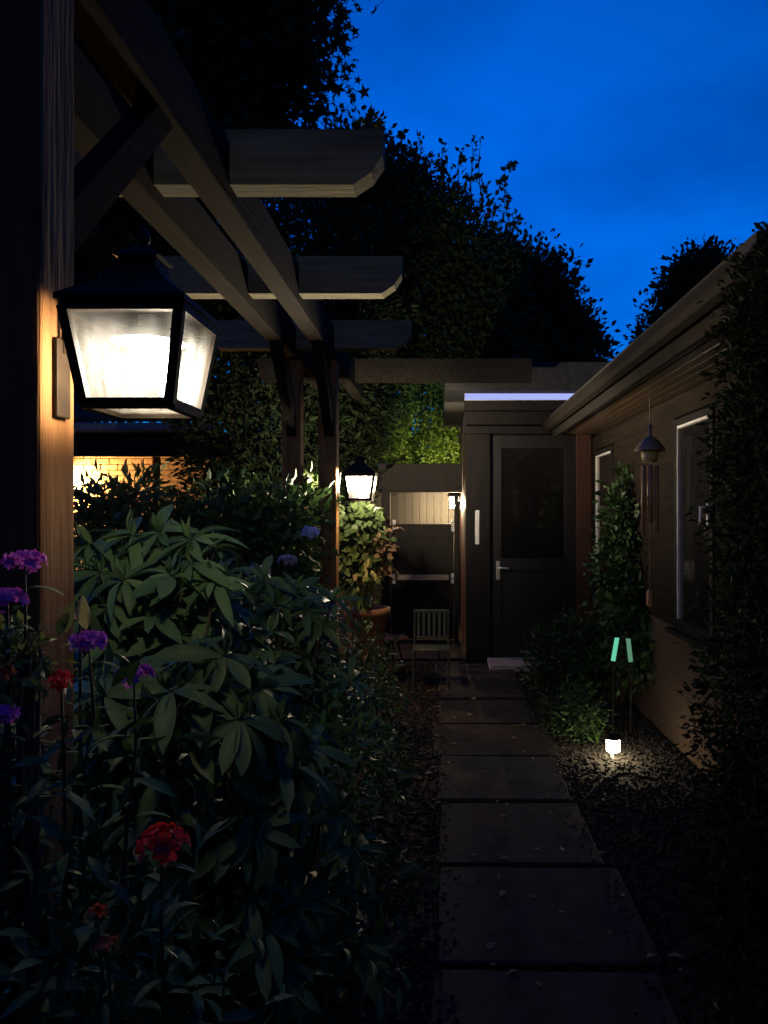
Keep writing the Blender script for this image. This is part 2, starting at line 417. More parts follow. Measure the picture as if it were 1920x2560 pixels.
# ------------------------------------------------------------------ the setting
bm = B()
bmesh.ops.create_grid(bm, x_segments=40, y_segments=40, size=60)
for v in bm.verts: v.co.z += 0
ground = mk('ground', bm, M['soil']); ground['kind'] = 'structure'

# gravel strip with stepping slabs
bm = B(); box(bm, -0.42, 1.61, 0.2, 9.4, -0.05, 0.004)
path = mk('path', bm, M['soil']); path['kind'] = 'structure'
n = 16000
gp = np.column_stack([RNG.uniform(-0.45, 1.6, n), RNG.uniform(1.4, 8.2, n), RNG.uniform(0.004, 0.012, n)])
V0 = np.array([(1,0,0),(0,1,0),(-1,0,0),(0,-1,0),(0,0,0.7),(0,0,-0.7)], float)*0.5
F0 = np.array([(0,1,4),(1,2,4),(2,3,4),(3,0,4),(1,0,5),(2,1,5),(3,2,5),(0,3,5)])
g = leaves_mesh('gravel', gp, RNG.normal(size=(n, 3))*[1, 1, 0.2], np.tile([0.1, 0, 1.0], (n, 1)), RNG.uniform(0.018, 0.04, n), (V0, F0), M['gravel'], path, True)
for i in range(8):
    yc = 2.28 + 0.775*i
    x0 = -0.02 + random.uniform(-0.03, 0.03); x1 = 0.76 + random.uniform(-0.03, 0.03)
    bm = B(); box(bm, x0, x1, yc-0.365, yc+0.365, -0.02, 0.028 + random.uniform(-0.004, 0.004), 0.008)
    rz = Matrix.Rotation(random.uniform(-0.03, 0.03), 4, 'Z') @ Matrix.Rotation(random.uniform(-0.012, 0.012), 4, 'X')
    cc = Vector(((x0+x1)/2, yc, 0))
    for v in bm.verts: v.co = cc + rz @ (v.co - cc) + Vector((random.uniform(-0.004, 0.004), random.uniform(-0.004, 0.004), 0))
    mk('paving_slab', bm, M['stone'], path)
# paved strip in front of the gate and the door
for i in range(4):
    for j in range(2):
        bm = B(); x0 = -0.62 + 0.62*i; y0 = 8.32 + 0.62*j - (0.0 if i < 2 else 0)
        if x0 > 0.2 and j > -1: continue
        box(bm, x0, x0+0.606, y0, y0+0.606, -0.02, 0.030 + 0.003*((i+j) % 2), 0.006)
        mk('paving_slab', bm, M['stone'], path)

# ------------------------------------------------------------------ pergola
pg = thing('pergola', 'timber pergola of thick posts and overhanging rafters over the flower bed', 'pergola', (-0.9, 1.675, 0))
def post(x0, x1, y0, y1, z1, nm='post'):
    bm = B(); box(bm, x0, x1, y0, y1, -0.1, z1, 0.008); return mk(nm, bm, M['post'], pg)
BZ0, BZ1 = 2.84, 3.065
post(-0.98, -0.83, 1.60, 1.75, BZ0-0.002)
post(-0.98, -0.83, 6.17, 6.32, BZ0-0.002)
post(-1.27, -1.12, 6.17, 6.32, BZ0-0.002)
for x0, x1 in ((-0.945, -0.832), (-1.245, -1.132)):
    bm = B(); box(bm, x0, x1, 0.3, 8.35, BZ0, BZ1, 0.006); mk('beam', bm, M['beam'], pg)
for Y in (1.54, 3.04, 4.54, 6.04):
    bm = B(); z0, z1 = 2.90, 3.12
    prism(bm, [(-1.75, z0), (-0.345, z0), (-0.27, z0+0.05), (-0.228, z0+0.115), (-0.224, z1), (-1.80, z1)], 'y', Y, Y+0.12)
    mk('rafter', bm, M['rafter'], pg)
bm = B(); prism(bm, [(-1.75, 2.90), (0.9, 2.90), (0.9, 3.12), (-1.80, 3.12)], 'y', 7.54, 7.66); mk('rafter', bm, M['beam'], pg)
def brace(x, y0, z0, y1, z1, wd=0.09):
    bm = B(); bar(bm, (x, y0, z0), (x, y1, z1), 0.075, wd, up=(0, 0, 1)); return mk('brace', bm, M['beam'], pg)
brace(-0.89, 1.72, 2.20, 2.42, 2.86)
brace(-0.89, 6.20, 2.25, 5.55, 2.86)
brace(-1.19, 6.20, 2.25, 5.55, 2.86)

# ------------------------------------------------------------------ lanterns
def lantern(name, label, c, zt, zb, ht, hb, bulbm, wall_x, group, side=-1, k=1.0, amber=True, base_glass='glass_soot', clear='glass', frac=0.50, baffle=None, rear=None):
    """tapered four-sided wall lantern; side -1: fixed to something on its left"""
    cx, cy = c
    t_ = thing(name, label, 'lantern', (cx, cy, zb), group)
    T4 = [Vector((cx+i*ht, cy+j*ht, zt)) for i, j in ((-1,-1),(1,-1),(1,1),(-1,1))]
    B4 = [Vector((cx+i*hb, cy+j*hb, zb)) for i, j in ((-1,-1),(1,-1),(1,1),(-1,1))]
    fw = 0.020*k
    bm = B()
    for q in range(4):
        bar(bm, B4[q], T4[q], fw, fw, up=(1, 0, 0))
        bar(bm, B4[q], B4[(q+1) % 4], fw, fw*1.05)
        bar(bm, T4[q], T4[(q+1) % 4], fw, fw*1.05)
    mk('frame', bm, M['iron'], t_)
    names = ('front_pane', 'right_pane', 'rear_pane', 'left_pane')
    for q in range(4):
        a, b_, c_, d_ = B4[q], B4[(q+1) % 4], T4[(q+1) % 4], T4[q]
        nrm = (b_-a).cross(d_-a)
        bm = B(); quadslab(bm, [a, b_, c_, d_], nrm, 0.0025)
        back = (q == 3 and side < 0) or (q == 1 and side > 0)
        if q == 2 and rear: mk('pane', bm, M[rear], t_); continue
        mk('pane', bm, M['glass_amber'] if (back and amber) else M[clear], t_)
    bm = B(); quadslab(bm, B4, (0, 0, 1), 0.0025); mk('pane', bm, M[base_glass], t_)
    # roof: shallow overhang, concave pyramid, vent cap and finial
    bm = B()
    o = ht + 0.014*k; r1 = [(o, 0.010*k), (o, 0.022*k), (ht*0.62, 0.066*k), (ht*0.34, 0.105*k), (ht*0.34, 0.125*k), (ht*0.42, 0.128*k), (ht*0.10, 0.162*k)]
    prev = None
    for r, z in r1:
        ring = [bm.verts.new((cx+i*r, cy+j*r, zt+z)) for i, j in ((-1,-1),(1,-1),(1,1),(-1,1))]
        if prev:
            for e in range(4): bm.faces.new((prev[e], prev[(e+1) % 4], ring[(e+1) % 4], ring[e]))
        else: bm.faces.new(ring[::-1])
        prev = ring
    bm.faces.new(prev)
    rf = mk('roof', bm, M['iron'], t_)
    bm = B(); lathe(bm, (cx, cy, zt+0.16*k), [(0.006*k, 0), (0.014*k, 0.012*k), (0.014*k, 0.022*k), (0.004*k, 0.04*k)], 12); mk('finial', bm, M['iron'], rf, True)
    # bulb on a socket hanging from the roof
    bx, by = cx + 0.012*k, cy
    bz = zb + (zt-zb)*frac
    k0 = k; k = k*(1.2 if baffle else 1.0)
    bm = B(); lathe(bm, (bx, by, bz), [(0.004*k, -0.046*k), (0.022*k, -0.041*k), (0.036*k, -0.024*k), (0.040*k, 0.0), (0.034*k, 0.024*k), (0.022*k, 0.046*k), (0.016*k, 0.060*k)], 20)
    mk('bulb', bm, bulbm, t_, True)
    bm = B(); lathe(bm, (bx, by, bz+0.061*k), [(0.017*k, 0), (0.019*k, 0.003*k), (0.019*k, zt-bz-0.055*k)], 14); mk('socket', bm, M['white'], t_, True)
    k = k0
    if baffle:  # disc added inside the lantern to cut its upward light
        bm = B(); rz = bz + baffle[0]
        prof = [(0.020*k, 0.030*k), (baffle[1]*0.55, 0.024*k), (baffle[1], 0.0), (baffle[1]+0.004, 0.0), (baffle[1]*0.57, 0.030*k), (0.020*k, 0.036*k)]
        lathe(bm, (bx, by, rz), prof, 28); mk('light_baffle', bm, M['white'], t_, True)
    # bracket: wall plate and scrolled arm under the lantern
    s = side; ex = cx + s*hb
    bm = B(); box(bm, min(wall_x, wall_x-s*0.012), max(wall_x, wall_x-s*0.012), cy-0.03*k, cy+0.03*k, zb-0.02*k, zb+0.15*k, 0.003); mk('wall_plate', bm, M['iron'], t_)
    bm = B(); zz = zt + 0.03*k
    tube(bm, [(wall_x-s*0.010, cy, zb+0.12*k), (wall_x-s*0.02, cy, zz), (cx+s*ht*0.9, cy, zz+0.04*k), (cx+s*ht*0.5, cy, zz+0.055*k)], 0.008*k, 8); mk('bracket', bm, M['iron'], t_, True)
    return t_

lantern('wall_lantern', 'large lit four-sided black lantern on the nearest pergola post', (-0.645, 1.675), 2.022, 1.828, 0.118, 0.088, M['bulb'], -0.83, 'lit lanterns in the garden', baffle=(0.046, 0.076))
lantern('wall_lantern', 'lit four-sided lantern on the far pergola post above the potted climber', (-0.645, 6.245), 1.908, 1.712, 0.118, 0.088, M['bulb_far'], -0.83, 'lit lanterns in the garden', base_glass='glass_dim2', rear='glass_graded_rear', clear='glass_graded', frac=0.30, amber=False)
lantern('wall_lantern', 'small distant lit lantern on the shed side beside the gate', (0.185, 10.3), 1.835, 1.655, 0.076, 0.060, M['bulb_small'], 0.285, 'lit lanterns in the garden', side=1, k=0.78, amber=False, frac=0.4)

# ------------------------------------------------------------------ left brick outbuilding
bw = thing('brick_outbuilding', 'brick outbuilding with dark fascia, its wall glowing orange behind the bushes', 'building', (-4.5, 10.1, 0))
bm = B(); box(bm, -8.0, -2.7, 10.135, 10.4, 0, 2.62); mk('wall', bm, M['mortar'], bw)
bl, bh = 0.215, 0.065
bricks = {}
def brick_mesh(l_):
    if l_ not in bricks:
        bm = B(); box(bm, 0, l_, 0, 0.09, 0, bh, 0.005); me = bpy.data.meshes.new('brick'); bm.to_mesh(me); bm.free(); me.materials.append(M['brick']); bricks[l_] = me
    return bricks[l_]
for r in range(16):
    z = 1.28 + r*0.075
    for c_ in range(12):
        x = -5.35 + c_*0.225 + (0.1125 if r % 2 else 0)
        o = bpy.data.objects.new('brick', brick_mesh(bl)); link(o, bw)
        o.location = Vector((x, 10.10 + random.uniform(-0.003, 0.003), z)) - bw.location
bm = B(); box(bm, -8.0, -2.7, 9.42, 9.46, 2.30, 2.60, 0.004); mk('fascia', bm, M['fascia'], bw)
bm = B(); box(bm, -8.0, -2.7, 9.462, 10.13, 2.42, 2.46); mk('soffit', bm, M['fascia'], bw)
bm = B(); prism(bm, [(9.30, 2.62), (9.31, 2.60), (9.36, 2.585), (9.415, 2.60), (9.415, 2.70), (9.40, 2.70), (9.40, 2.62), (9.36, 2.605), (9.318, 2.62), (9.31, 2.70), (9.295, 2.70)], 'x', -8.0, -2.68); mk('gutter', bm, M['gutter'], bw)
bm = B(); prism(bm, [(9.38, 2.72), (12.5, 3.6), (12.5, 3.66), (9.38, 2.78)], 'x', -8.05, -2.65); mk('roof', bm, M['roof'], bw)
bm = B(); tube(bm, [(-3.62, 9.80, 0), (-3.62, 9.80, 2.418)], 0.052, 16); mk('support_pole', bm, M['post'], bw, True)

wl = thing('wall_light', 'amber wall light glowing on the brick outbuilding beside the nearest post', 'lamp', (-4.86, 10.0, 2.0))
bm = B(); lathe(bm, (-4.86, 9.94, 2.02), [(0.01, -0.07), (0.04, -0.055), (0.052, 0), (0.04, 0.055), (0.015, 0.07)], 18); mk('bulb', bm, M['bulb_wall'], wl, True)
bm = B(); lathe(bm, (-4.86, 9.94, 2.09), [(0.02, 0), (0.075, 0.008), (0.06, 0.03), (0.02, 0.05)], 18); mk('cap', bm, M['iron'], wl, True)
bm = B(); bar(bm, (-4.86, 9.95, 2.12), (-4.86, 10.10, 2.12), 0.02); box(bm, -4.89, -4.83, 10.085, 10.097, 2.05, 2.19); mk('bracket', bm, M['iron'], wl)

# ------------------------------------------------------------------ house on the right with window wall
hs = thing('house', 'low house with pebbledash plinth, tall windows and boarded eaves right of the path', 'house', (1.7, 5, 0))
WX = 1.62
def wall_seg(y0, y1, z0, z1):
    bm = B(); box(bm, WX, WX+0.28, y0, y1, z0, z1); return mk('plinth' if z0 == 0 else 'wall', bm, M['render'] if z0 == 0 else M['wall_shade'], hs)
wins = [(4.55, 5.28), (7.20, 8.02)]
ZS, ZT = 0.84, 2.24
wall_seg(2.8, 8.19, 0.0, ZS-0.02)
wall_seg(2.8, 8.19, ZT+0.02, 2.405)
wall_seg(2.8, 4.53, ZS-0.018, ZT+0.018); wall_seg(5.30, 7.18, ZS-0.018, ZT+0.018); wall_seg(8.04, 8.19, ZS-0.018, ZT+0.018)
for y0, y1 in wins:
    bm = B(); fw = 0.045
    for a in ((y0-0.015, y0+fw, ZS, ZT), (y1-fw, y1+0.015, ZS, ZT), (y0+fw+0.001, y1-fw-0.001, ZT-fw, ZT), (y0+fw+0.001, y1-fw-0.001, ZS, ZS+fw)):
        box(bm, WX-0.014, WX+0.05, *a, 0.003)
    wn = mk('window', bm, M['jamb'], hs)
    bm = B()
    for a in ((y1-fw-0.012, y1-fw-0.001, ZS+fw+0.001, ZT-fw-0.001), (y0+fw+0.001, y1-fw-0.013, ZT-fw-0.018, ZT-fw-0.001)):
        box(bm, WX-0.008, WX+0.03, *a)
    mk('lit_edge_strip', bm, M['white'], wn)  # white painted only on the two frame edges that catch light
    bm = B(); box(bm, WX+0.012, WX+0.022, y0+fw+0.001, y1-fw-0.014, ZS+fw+0.001, ZT-fw-0.02); mk('pane', bm, M['window'], wn)
    bm = B(); box(bm, WX-0.06, WX+0.02, y0-0.05, y1+0.05, ZS-0.055, ZS-0.022, 0.004); mk('sill', bm, M['jamb'], wn)
    if y0 < 5:
        bm = B(); z = 1.60
        box(bm, WX-0.030, WX-0.0145, 4.575, 4.60, z-0.075, z+0.075, 0.004); tube(bm, [(WX-0.030, 4.588, z+0.04), (WX-0.065, 4.588, z+0.04), (WX-0.068, 4.588, z-0.06)], 0.009, 8)
        mk('handle', bm, M['white'], wn)
for i in range(6):
    x0 = 1.182 + 0.074*i
    bm = B(); box(bm, x0, x0+0.069, 2.75, 7.85, 2.408, 2.428, 0.004); mk('soffit_board', bm, M['soffit'], hs)
bm = B(); box(bm, 1.150, 1.178, 2.74, 7.86, 2.375, 2.535, 0.003); mk('fascia', bm, M['fascia'], hs)
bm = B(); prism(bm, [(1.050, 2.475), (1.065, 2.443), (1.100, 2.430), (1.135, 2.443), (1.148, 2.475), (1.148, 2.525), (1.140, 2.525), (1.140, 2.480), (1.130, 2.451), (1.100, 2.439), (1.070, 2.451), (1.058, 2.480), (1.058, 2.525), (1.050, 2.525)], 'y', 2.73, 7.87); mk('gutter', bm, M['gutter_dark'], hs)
bm = B(); prism(bm, [(1.12, 2.539), (5.0, 3.2), (5.0, 3.26), (1.12, 2.60)], 'y', 2.72, 7.88); mk('roof', bm, M['roof'], hs)

# ------------------------------------------------------------------ shed with the dark door
sh = thing('shed', 'dark flat-roofed shed with a moulded door surround at the end of the path', 'shed', (1.0, 8.2, 0))
bm = B(); box(bm, 0.285, 0.52, 8.30, 12.0, 0, 2.78); mk('wall', bm, M['redwood'], sh)
bm = B(); box(bm, 0.277, 0.533, 8.17, 8.298, 0, 2.445, 0.006); mk('jamb', bm, M['jamb'], sh)
bm = B(); box(bm, 1.452, 1.615, 8.193, 8.298, 0, 2.445, 0.006); mk('jamb', bm, M['redwood'], sh)
bm = B(); box(bm, 0.26, 1.617, 8.195, 8.30, 2.447, 2.80, 0.004); mk('lintel', bm, M['jamb'], sh)
bm = B(); box(bm, 0.255, 1.60, 8.13, 8.193, 2.447, 2.53, 0.012); mk('moulding', bm, M['jamb'], sh)
bm = B(); box(bm, 0.255, 1.60, 8.16, 8.193, 2.66, 2.685, 0.006); mk('moulding', bm, M['jamb'], sh)
bm = B(); box(bm, 0.05, 3.2, 7.92, 12.3, 2.872, 3.165, 0.01); mk('roof', bm, M['roof'], sh)
bm = B(); box(bm, 0.521, 3.0, 8.302, 12.0, 0, 2.78); mk('core', bm, M['door'], sh)
# door
dr = None
bm = B()
box(bm, 0.537, 0.66, 8.235, 8.28, 0.06, 2.44, 0.004); box(bm, 1.33, 1.449, 8.235, 8.28, 0.06, 2.44, 0.004)
for z0, z1 in ((0.06, 0.28), (0.98, 1.12), (2.30, 2.44)): box(bm, 0.661, 1.329, 8.236, 8.279, z0, z1, 0.004)
dr = mk('door', bm, M['door'], sh)
bm = B(); box(bm, 0.661, 1.329, 8.255, 8.268, 0.281, 0.979); mk('panel', bm, M['door'], dr)
bm = B(); box(bm, 0.661, 1.329, 8.255, 8.262, 1.121, 2.299); mk('pane', bm, M['window'], dr)
hp = P(1245, 1426, 8.235)
bm = B(); box(bm, hp.x-0.021, hp.x+0.021, 8.223, 8.234, hp.z-0.10, hp.z+0.10, 0.004); tube(bm, [(hp.x, 8.224, hp.z+0.03), (hp.x, 8.175, hp.z+0.03), (hp.x+0.03, 8.165, hp.z+0.032), (hp.x+0.105, 8.165, hp.z+0.025)], 0.010, 8)
mk('door_handle', bm, M['steel'], dr)
bm = B(); box(bm, 0.50, 1.50, 7.74, 8.16, 0, 0.075, 0.01); mk('doorstep', bm, M['sill'], sh)

th = thing('thermometer', 'slim white thermometer on the left jamb of the dark door', 'thermometer', (0.395, 8.165, 1.28))
bm = B(); box(bm, 0.373, 0.417, 8.155, 8.169, 1.275, 1.635, 0.006); mk('back_plate', bm, M['white'], th)
bm = B(); tube(bm, [(0.395, 8.153, 1.31), (0.395, 8.153, 1.60)], 0.003, 8); mk('glass_tube', bm, M['steel'], th)

ld = thing('strip_light', 'long blue-white strip light under the flat roof above the dark door', 'strip light', (0.95, 8.1, 2.83))
bm = B(); box(bm, 0.262, 1.59, 8.10, 8.13, 2.802, 2.866, 0.006); mk('diffuser', bm, M['led'], ld)
bm = B(); box(bm, 0.262, 1.59, 8.131, 8.19, 2.803, 2.870); mk('housing', bm, M['white'], ld)

# ------------------------------------------------------------------ gate, fence and hedge at the far end
gt = thing('garden_gate', 'dark boarded garden gate with white hinges and a pale ledge rail', 'gate', (-0.2, 9.6, 0))
GY = 9.6
gx0, gx1 = P(978, 0, GY).x, P(1134, 0, GY).x
zt_, zl_ = 1.47, 0.81
nb = 8; bwid = (gx1-gx0)/nb
for i in range(nb):
    bm = B(); box(bm, gx0+i*bwid+0.0004, gx0+(i+1)*bwid-0.0004, GY+(i%2)*0.003, GY+0.025+(i%2)*0.003, 0.035, zt_ + 0.0, 0.002); mk('board', bm, M['gate'], gt)
bm = B(); box(bm, gx0+0.08, gx1-0.06, GY-0.075, GY-0.002, zl_-0.035, zl_+0.03, 0.004); mk('ledge_rail', bm, M['ledge'], gt)
bm = B(); box(bm, gx0, gx1, GY-0.03, GY-0.002, zt_-0.16, zt_-0.03, 0.003); mk('top_rail', bm, M['gate'], gt)
bm = B(); box(bm, gx0-0.12, gx0-0.012, GY-0.03, GY+0.08, 0, 2.20, 0.006); mk('gate_post', bm, M['gate'], gt)
bm = B(); box(bm, gx1+0.008, gx1+0.06, GY-0.03, GY+0.06, 0, 1.84, 0.006); mk('gate_post', bm, M['gate'], gt)
bm = B(); box(bm, gx0-0.16, 0.276, GY-0.028, GY+0.04, 1.865, 2.225, 0.006); mk('header_board', bm, M['gate'], gt)
for px, py in ((985, 1312), (1132, 1316), (985, 1447), (1131, 1446)):
    c = P(px, py, GY-0.05)
    bm = B(); box(bm, c.x-0.020, c.x+0.020, GY-0.062, GY-0.034, c.z+0.005, c.z+0.062, 0.004); box(bm, c.x-0.020, c.x+0.020, GY-0.062, GY-0.034, c.z-0.062, c.z-0.005, 0.004)
    tube(bm, [(c.x, GY-0.048, c.z-0.02), (c.x, GY-0.048, c.z+0.02)], 0.012, 10); mk('hinge', bm, M['white'], gt)

fn = thing('board_fence', 'pale vertical board fence lit by the small lantern behind the gate', 'fence', (-0.6, 11.0, 0))
me = None
for i in range(19):
    x0 = -1.75 + i*0.104
    if me is None:
        bm = B(); box(bm, 0, 0.1, 0, 0.02, 0.05, 1.925, 0.003); me = bpy.data.meshes.new('board'); bm.to_mesh(me); bm.free(); me.materials.append(M['fence'])
    o = bpy.data.objects.new('board', me); link(o, fn); o.location = Vector((x0, 11.0 + (0.006 if i % 3 == 0 else 0), random.uniform(-0.004, 0.004))) - fn.location
bm = B(); box(bm, -1.75, 0.22, 11.028, 11.08, 1.70, 1.79); mk('rail', bm, M['fence'], fn)

hg = thing('laurel_hedge', 'bright green hedge lit up above the board fence', 'hedge', (-0.3, 12.0, 0))
cloud('foliage', [((-0.35, 11.75, 2.6), (0.6, 0.45, 0.62)), ((0.08, 11.6, 2.55), (0.3, 0.35, 0.6)), ((-1.1, 12.0, 2.3), (0.7, 0.5, 0.7)), ((-0.3, 12.2, 1.6), (0.9, 0.5, 1.2)), ((-0.2, 12.4, 3.0), (0.8, 0.4, 0.7))], 1500, 16, 0.06, 0.06, T_simple(0.5), M['bright'], hg, 0.6)
trunk('stem', (-0.3, 12.0, 0), (-0.3, 12.0, 2.2), 0.05, 0.02, M['bark'], hg, [(0.5, (0.1, 11.9, 2.4), 0.02), (0.5, (-0.9, 12.0, 2.4), 0.02)])

# ------------------------------------------------------------------ trees against the sky
def tree(name, label, base, top, blobs, ncl, nper, spread, size, T, r0=0.16, sprays=(), shell=0.25, mat='tree'):
    t_ = thing(name, label, 'tree', base, 'trees around the garden')
    limbs = [(random.uniform(0.45, 0.85), Vector(c) + Vector((0, 0, -0.2)), r0*0.4) for c, r in blobs]
    trunk('trunk', base, top, r0, r0*0.35, M['bark'], t_, limbs)
    pts, d, out = clumps(blobs, ncl, nper, spread, shell)
    if sprays:
        ex = []
        for (p, h) in sprays:
            q = (np.sort(RNG.random(22))**0.7)[:, None]
            lean = RNG.normal(size=3)*0.10*h
            line = np.array(p)[None] + q*(np.array([0, 0, h]) + lean)[None] + RNG.normal(size=(22, 3))*0.055*(1.1-q*0.5)
            ex.append(line)
        bm = B()
        for line in ex: tube(bm, [Vector(line[i]) for i in (0, 7, 14, 21)], [0.016, 0.012, 0.008, 0.004], 5)
        mk('twigs', bm, M['bark'], t_)['kind'] = 'stuff'
        ex = np.vstack(ex); pts = np.vstack([pts, ex]); d = np.vstack([d, norm(RNG.normal(size=ex.shape) + [0, 0, 0.6])]); out = np.vstack([out, np.tile([0, -0.3, 1.0], (len(ex), 1))])
    up = norm(RNG.normal(size=pts.shape) + out*0.4 + np.array([0, 0, 0.3]))
    leaves_mesh('crown', pts, d, up, size*(0.6+0.8*RNG.random(len(pts))), T, M[mat], t_)
    return t_

def blob(px, py, Y, rx, ry=None, rz=None):
    """crown lobe seen at a pixel, radii in photograph pixels"""
    p = P(px, py, Y); return (tuple(p), (rx*Y/F, (ry or rx)*Y/F, (rz or rx)*Y/F))

tree('maple_tree', 'tall dark maple with pointed lobed leaves rising behind the pergola', (-6.3, 9.0, 0), (-5.0, 9.6, 7.5),
     [blob(560, 60, 9.2, 190), blob(690, 30, 9.0, 120, 150, 90), blob(700, 200, 9.2, 110, 150, 95), blob(560, 250, 9.4, 190), blob(400, 120, 9.6, 220), blob(250, 0, 9.8, 250), blob(620, -180, 9.3, 230), blob(150, 250, 10, 260),
      blob(830, 15, 8.8, 45, 40, 28), blob(790, 115, 8.9, 35, 40, 25), blob(810, 225, 9.0, 45, 50, 35), blob(845, 240, 9.0, 25, 30, 12), blob(300, 420, 9.8, 220), blob(480, 420, 9.6, 150), blob(200, 620, 13, 260), blob(380, 700, 13, 220), blob(120, 800, 13, 200)],
     4200, 13, 0.15, 0.10, T_lobed(), 0.22)
tree('birch_tree', 'wispy dark tree in front of the sky right behind the pergola rafters', (-0.9, 15.5, 0), (-0.6, 15.6, 7.6),
     [blob(980, 520, 15.5, 125), blob(880, 420, 15.5, 100), blob(1060, 560, 15.3, 110), blob(1120, 640, 15.2, 120), blob(950, 690, 15.4, 200), blob(800, 560, 15.6, 170), blob(1190, 730, 15.2, 110), blob(1010, 450, 15.4, 60), blob(1060, 880, 15.2, 150), blob(1180, 900, 15.2, 150), blob(900, 900, 15.2, 170)],
     3400, 14, 0.17, 0.13, T_simple(0.6), 0.18,
     [(P(px, py, 15.3), h) for px, py, h in ((985, 450, 0.9), (1012, 430, 0.85), (1040, 450, 0.7), (1070, 490, 0.9), (1096, 500, 1.0), (1105, 480, 0.8), (1130, 520, 0.9), (1142, 510, 1.1), (1185, 540, 1.4), (1208, 520, 1.4), (1165, 560, 1.1), (1255, 480, 0.25), (1278, 425, 0.12), (1240, 580, 0.6), (1265, 575, 0.7), (1290, 590, 0.5), (1225, 560, 0.9), (1310, 640, 0.5))])
tree('ash_tree', 'rounded dark tree above the shed roof, lower than the wispy tree', (2.4, 17.2, 0), (2.2, 17.2, 5.6),
     [blob(1290, 750, 17, 110), blob(1240, 790, 17, 120), blob(1360, 760, 17, 75), blob(1390, 820, 17, 75), blob(1435, 860, 17, 55), blob(1345, 880, 17, 130), blob(1360, 640, 17, 26), blob(1490, 895, 17, 30), blob(1405, 690, 17, 30), blob(1250, 640, 17, 45)],
     2300, 13, 0.17, 0.14, T_simple(0.6), 0.16)
tree('lime_tree', 'small dark tree showing over the house eaves at the right', (6.3, 17.5, 0), (6.2, 17.5, 5.8),
     [blob(1735, 695, 17.5, 58), blob(1785, 690, 17.5, 58), blob(1655, 770, 17.5, 32), blob(1690, 725, 17.5, 36), blob(1770, 790, 17.5, 95), blob(1640, 850, 17.5, 45)],
     1100, 13, 0.15, 0.13, T_simple(0.6), 0.15)
tree('cypress_tree', 'dense dark evergreen filling the gap between the outbuilding and far pergola post', (-2.35, 8.6, 0), (-2.3, 8.6, 4.2),
     [blob(640, 1100, 8.6, 170, 170, 190), blob(620, 860, 8.7, 170, 170, 190), blob(780, 960, 9.0, 130, 150, 170), blob(700, 1250, 8.6, 200, 170, 160), blob(560, 700, 8.9, 160, 160, 180), blob(840, 800, 9.4, 130, 150, 170), blob(860, 1000, 10, 100, 140, 150), blob(840, 1130, 10.2, 90, 130, 120)],
     2600, 15, 0.14, 0.10, T_simple(0.35), 0.12, shell=0.4, mat='conifer')

nb_ = thing('conifer_hedge', 'tall dark conifer hedge closing the garden behind everything', 'hedge', (0, 19, 0))
cloud('foliage', [((x, 19.5 + math.sin(x)*0.4, 1.9), (1.3, 0.8, 2.6 + 0.3*math.sin(2*x))) for x in np.arange(-12, 12, 1.6)], 2600, 12, 0.25, 0.24, T_simple(0.5), M['tree'], nb_, 0.5)
bm = B()
for x in np.arange(-12, 12, 1.6): tube(bm, [(x, 19.5, 0), (x, 19.5, 3.6)], [0.09, 0.03], 7)
o = mk('stems', bm, M['bark'], nb_); o['kind'] = 'stuff'

# ------------------------------------------------------------------ bed of shrubs
LONG = T_long(0.38)
leaf_meshes = []
for wd, dr_, sg in ((0.40, 0.30, 5), (0.36, 0.50, 5), (0.44, 0.15, 5), (0.38, 0.75, 6)):
    V, Fc = T_long(wd, sg, dr_); leaf_meshes.append(mesh_np('leaf', V, Fc))
for me in leaf_meshes:
    me.materials.append(M['rhodo'])
    for p in me.polygons: p.use_smooth = True

def whorl(c, ax, n_, L_, tilt, rng):
    """leaf poses round a shoot tip: list of (point, direction, up, length)"""
    ax = Vector(ax).normalized(); a = ax.orthogonal().normalized(); b_ = ax.cross(a); res = []
    ph = rng.random()*6.28
    for i in range(n_):
        t_ = ph + 2*math.pi*i/n_*(1.0) + rng.uniform(-0.2, 0.2)
        ti = tilt + rng.uniform(-0.25, 0.3)
        r_ = a*math.cos(t_) + b_*math.sin(t_)
        d = (r_*math.cos(ti) + ax*math.sin(ti)).normalized()
        res.append((Vector(c) + r_*0.008, d, ax, L_*rng.uniform(0.6, 1.2)))
    for i in range(3):
        t_ = rng.random()*6.28; r_ = a*math.cos(t_) + b_*math.sin(t_); d = (r_*0.5 + ax).normalized()
        res.append((Vector(c), d, r_, L_*rng.uniform(0.35, 0.6)))
    return res

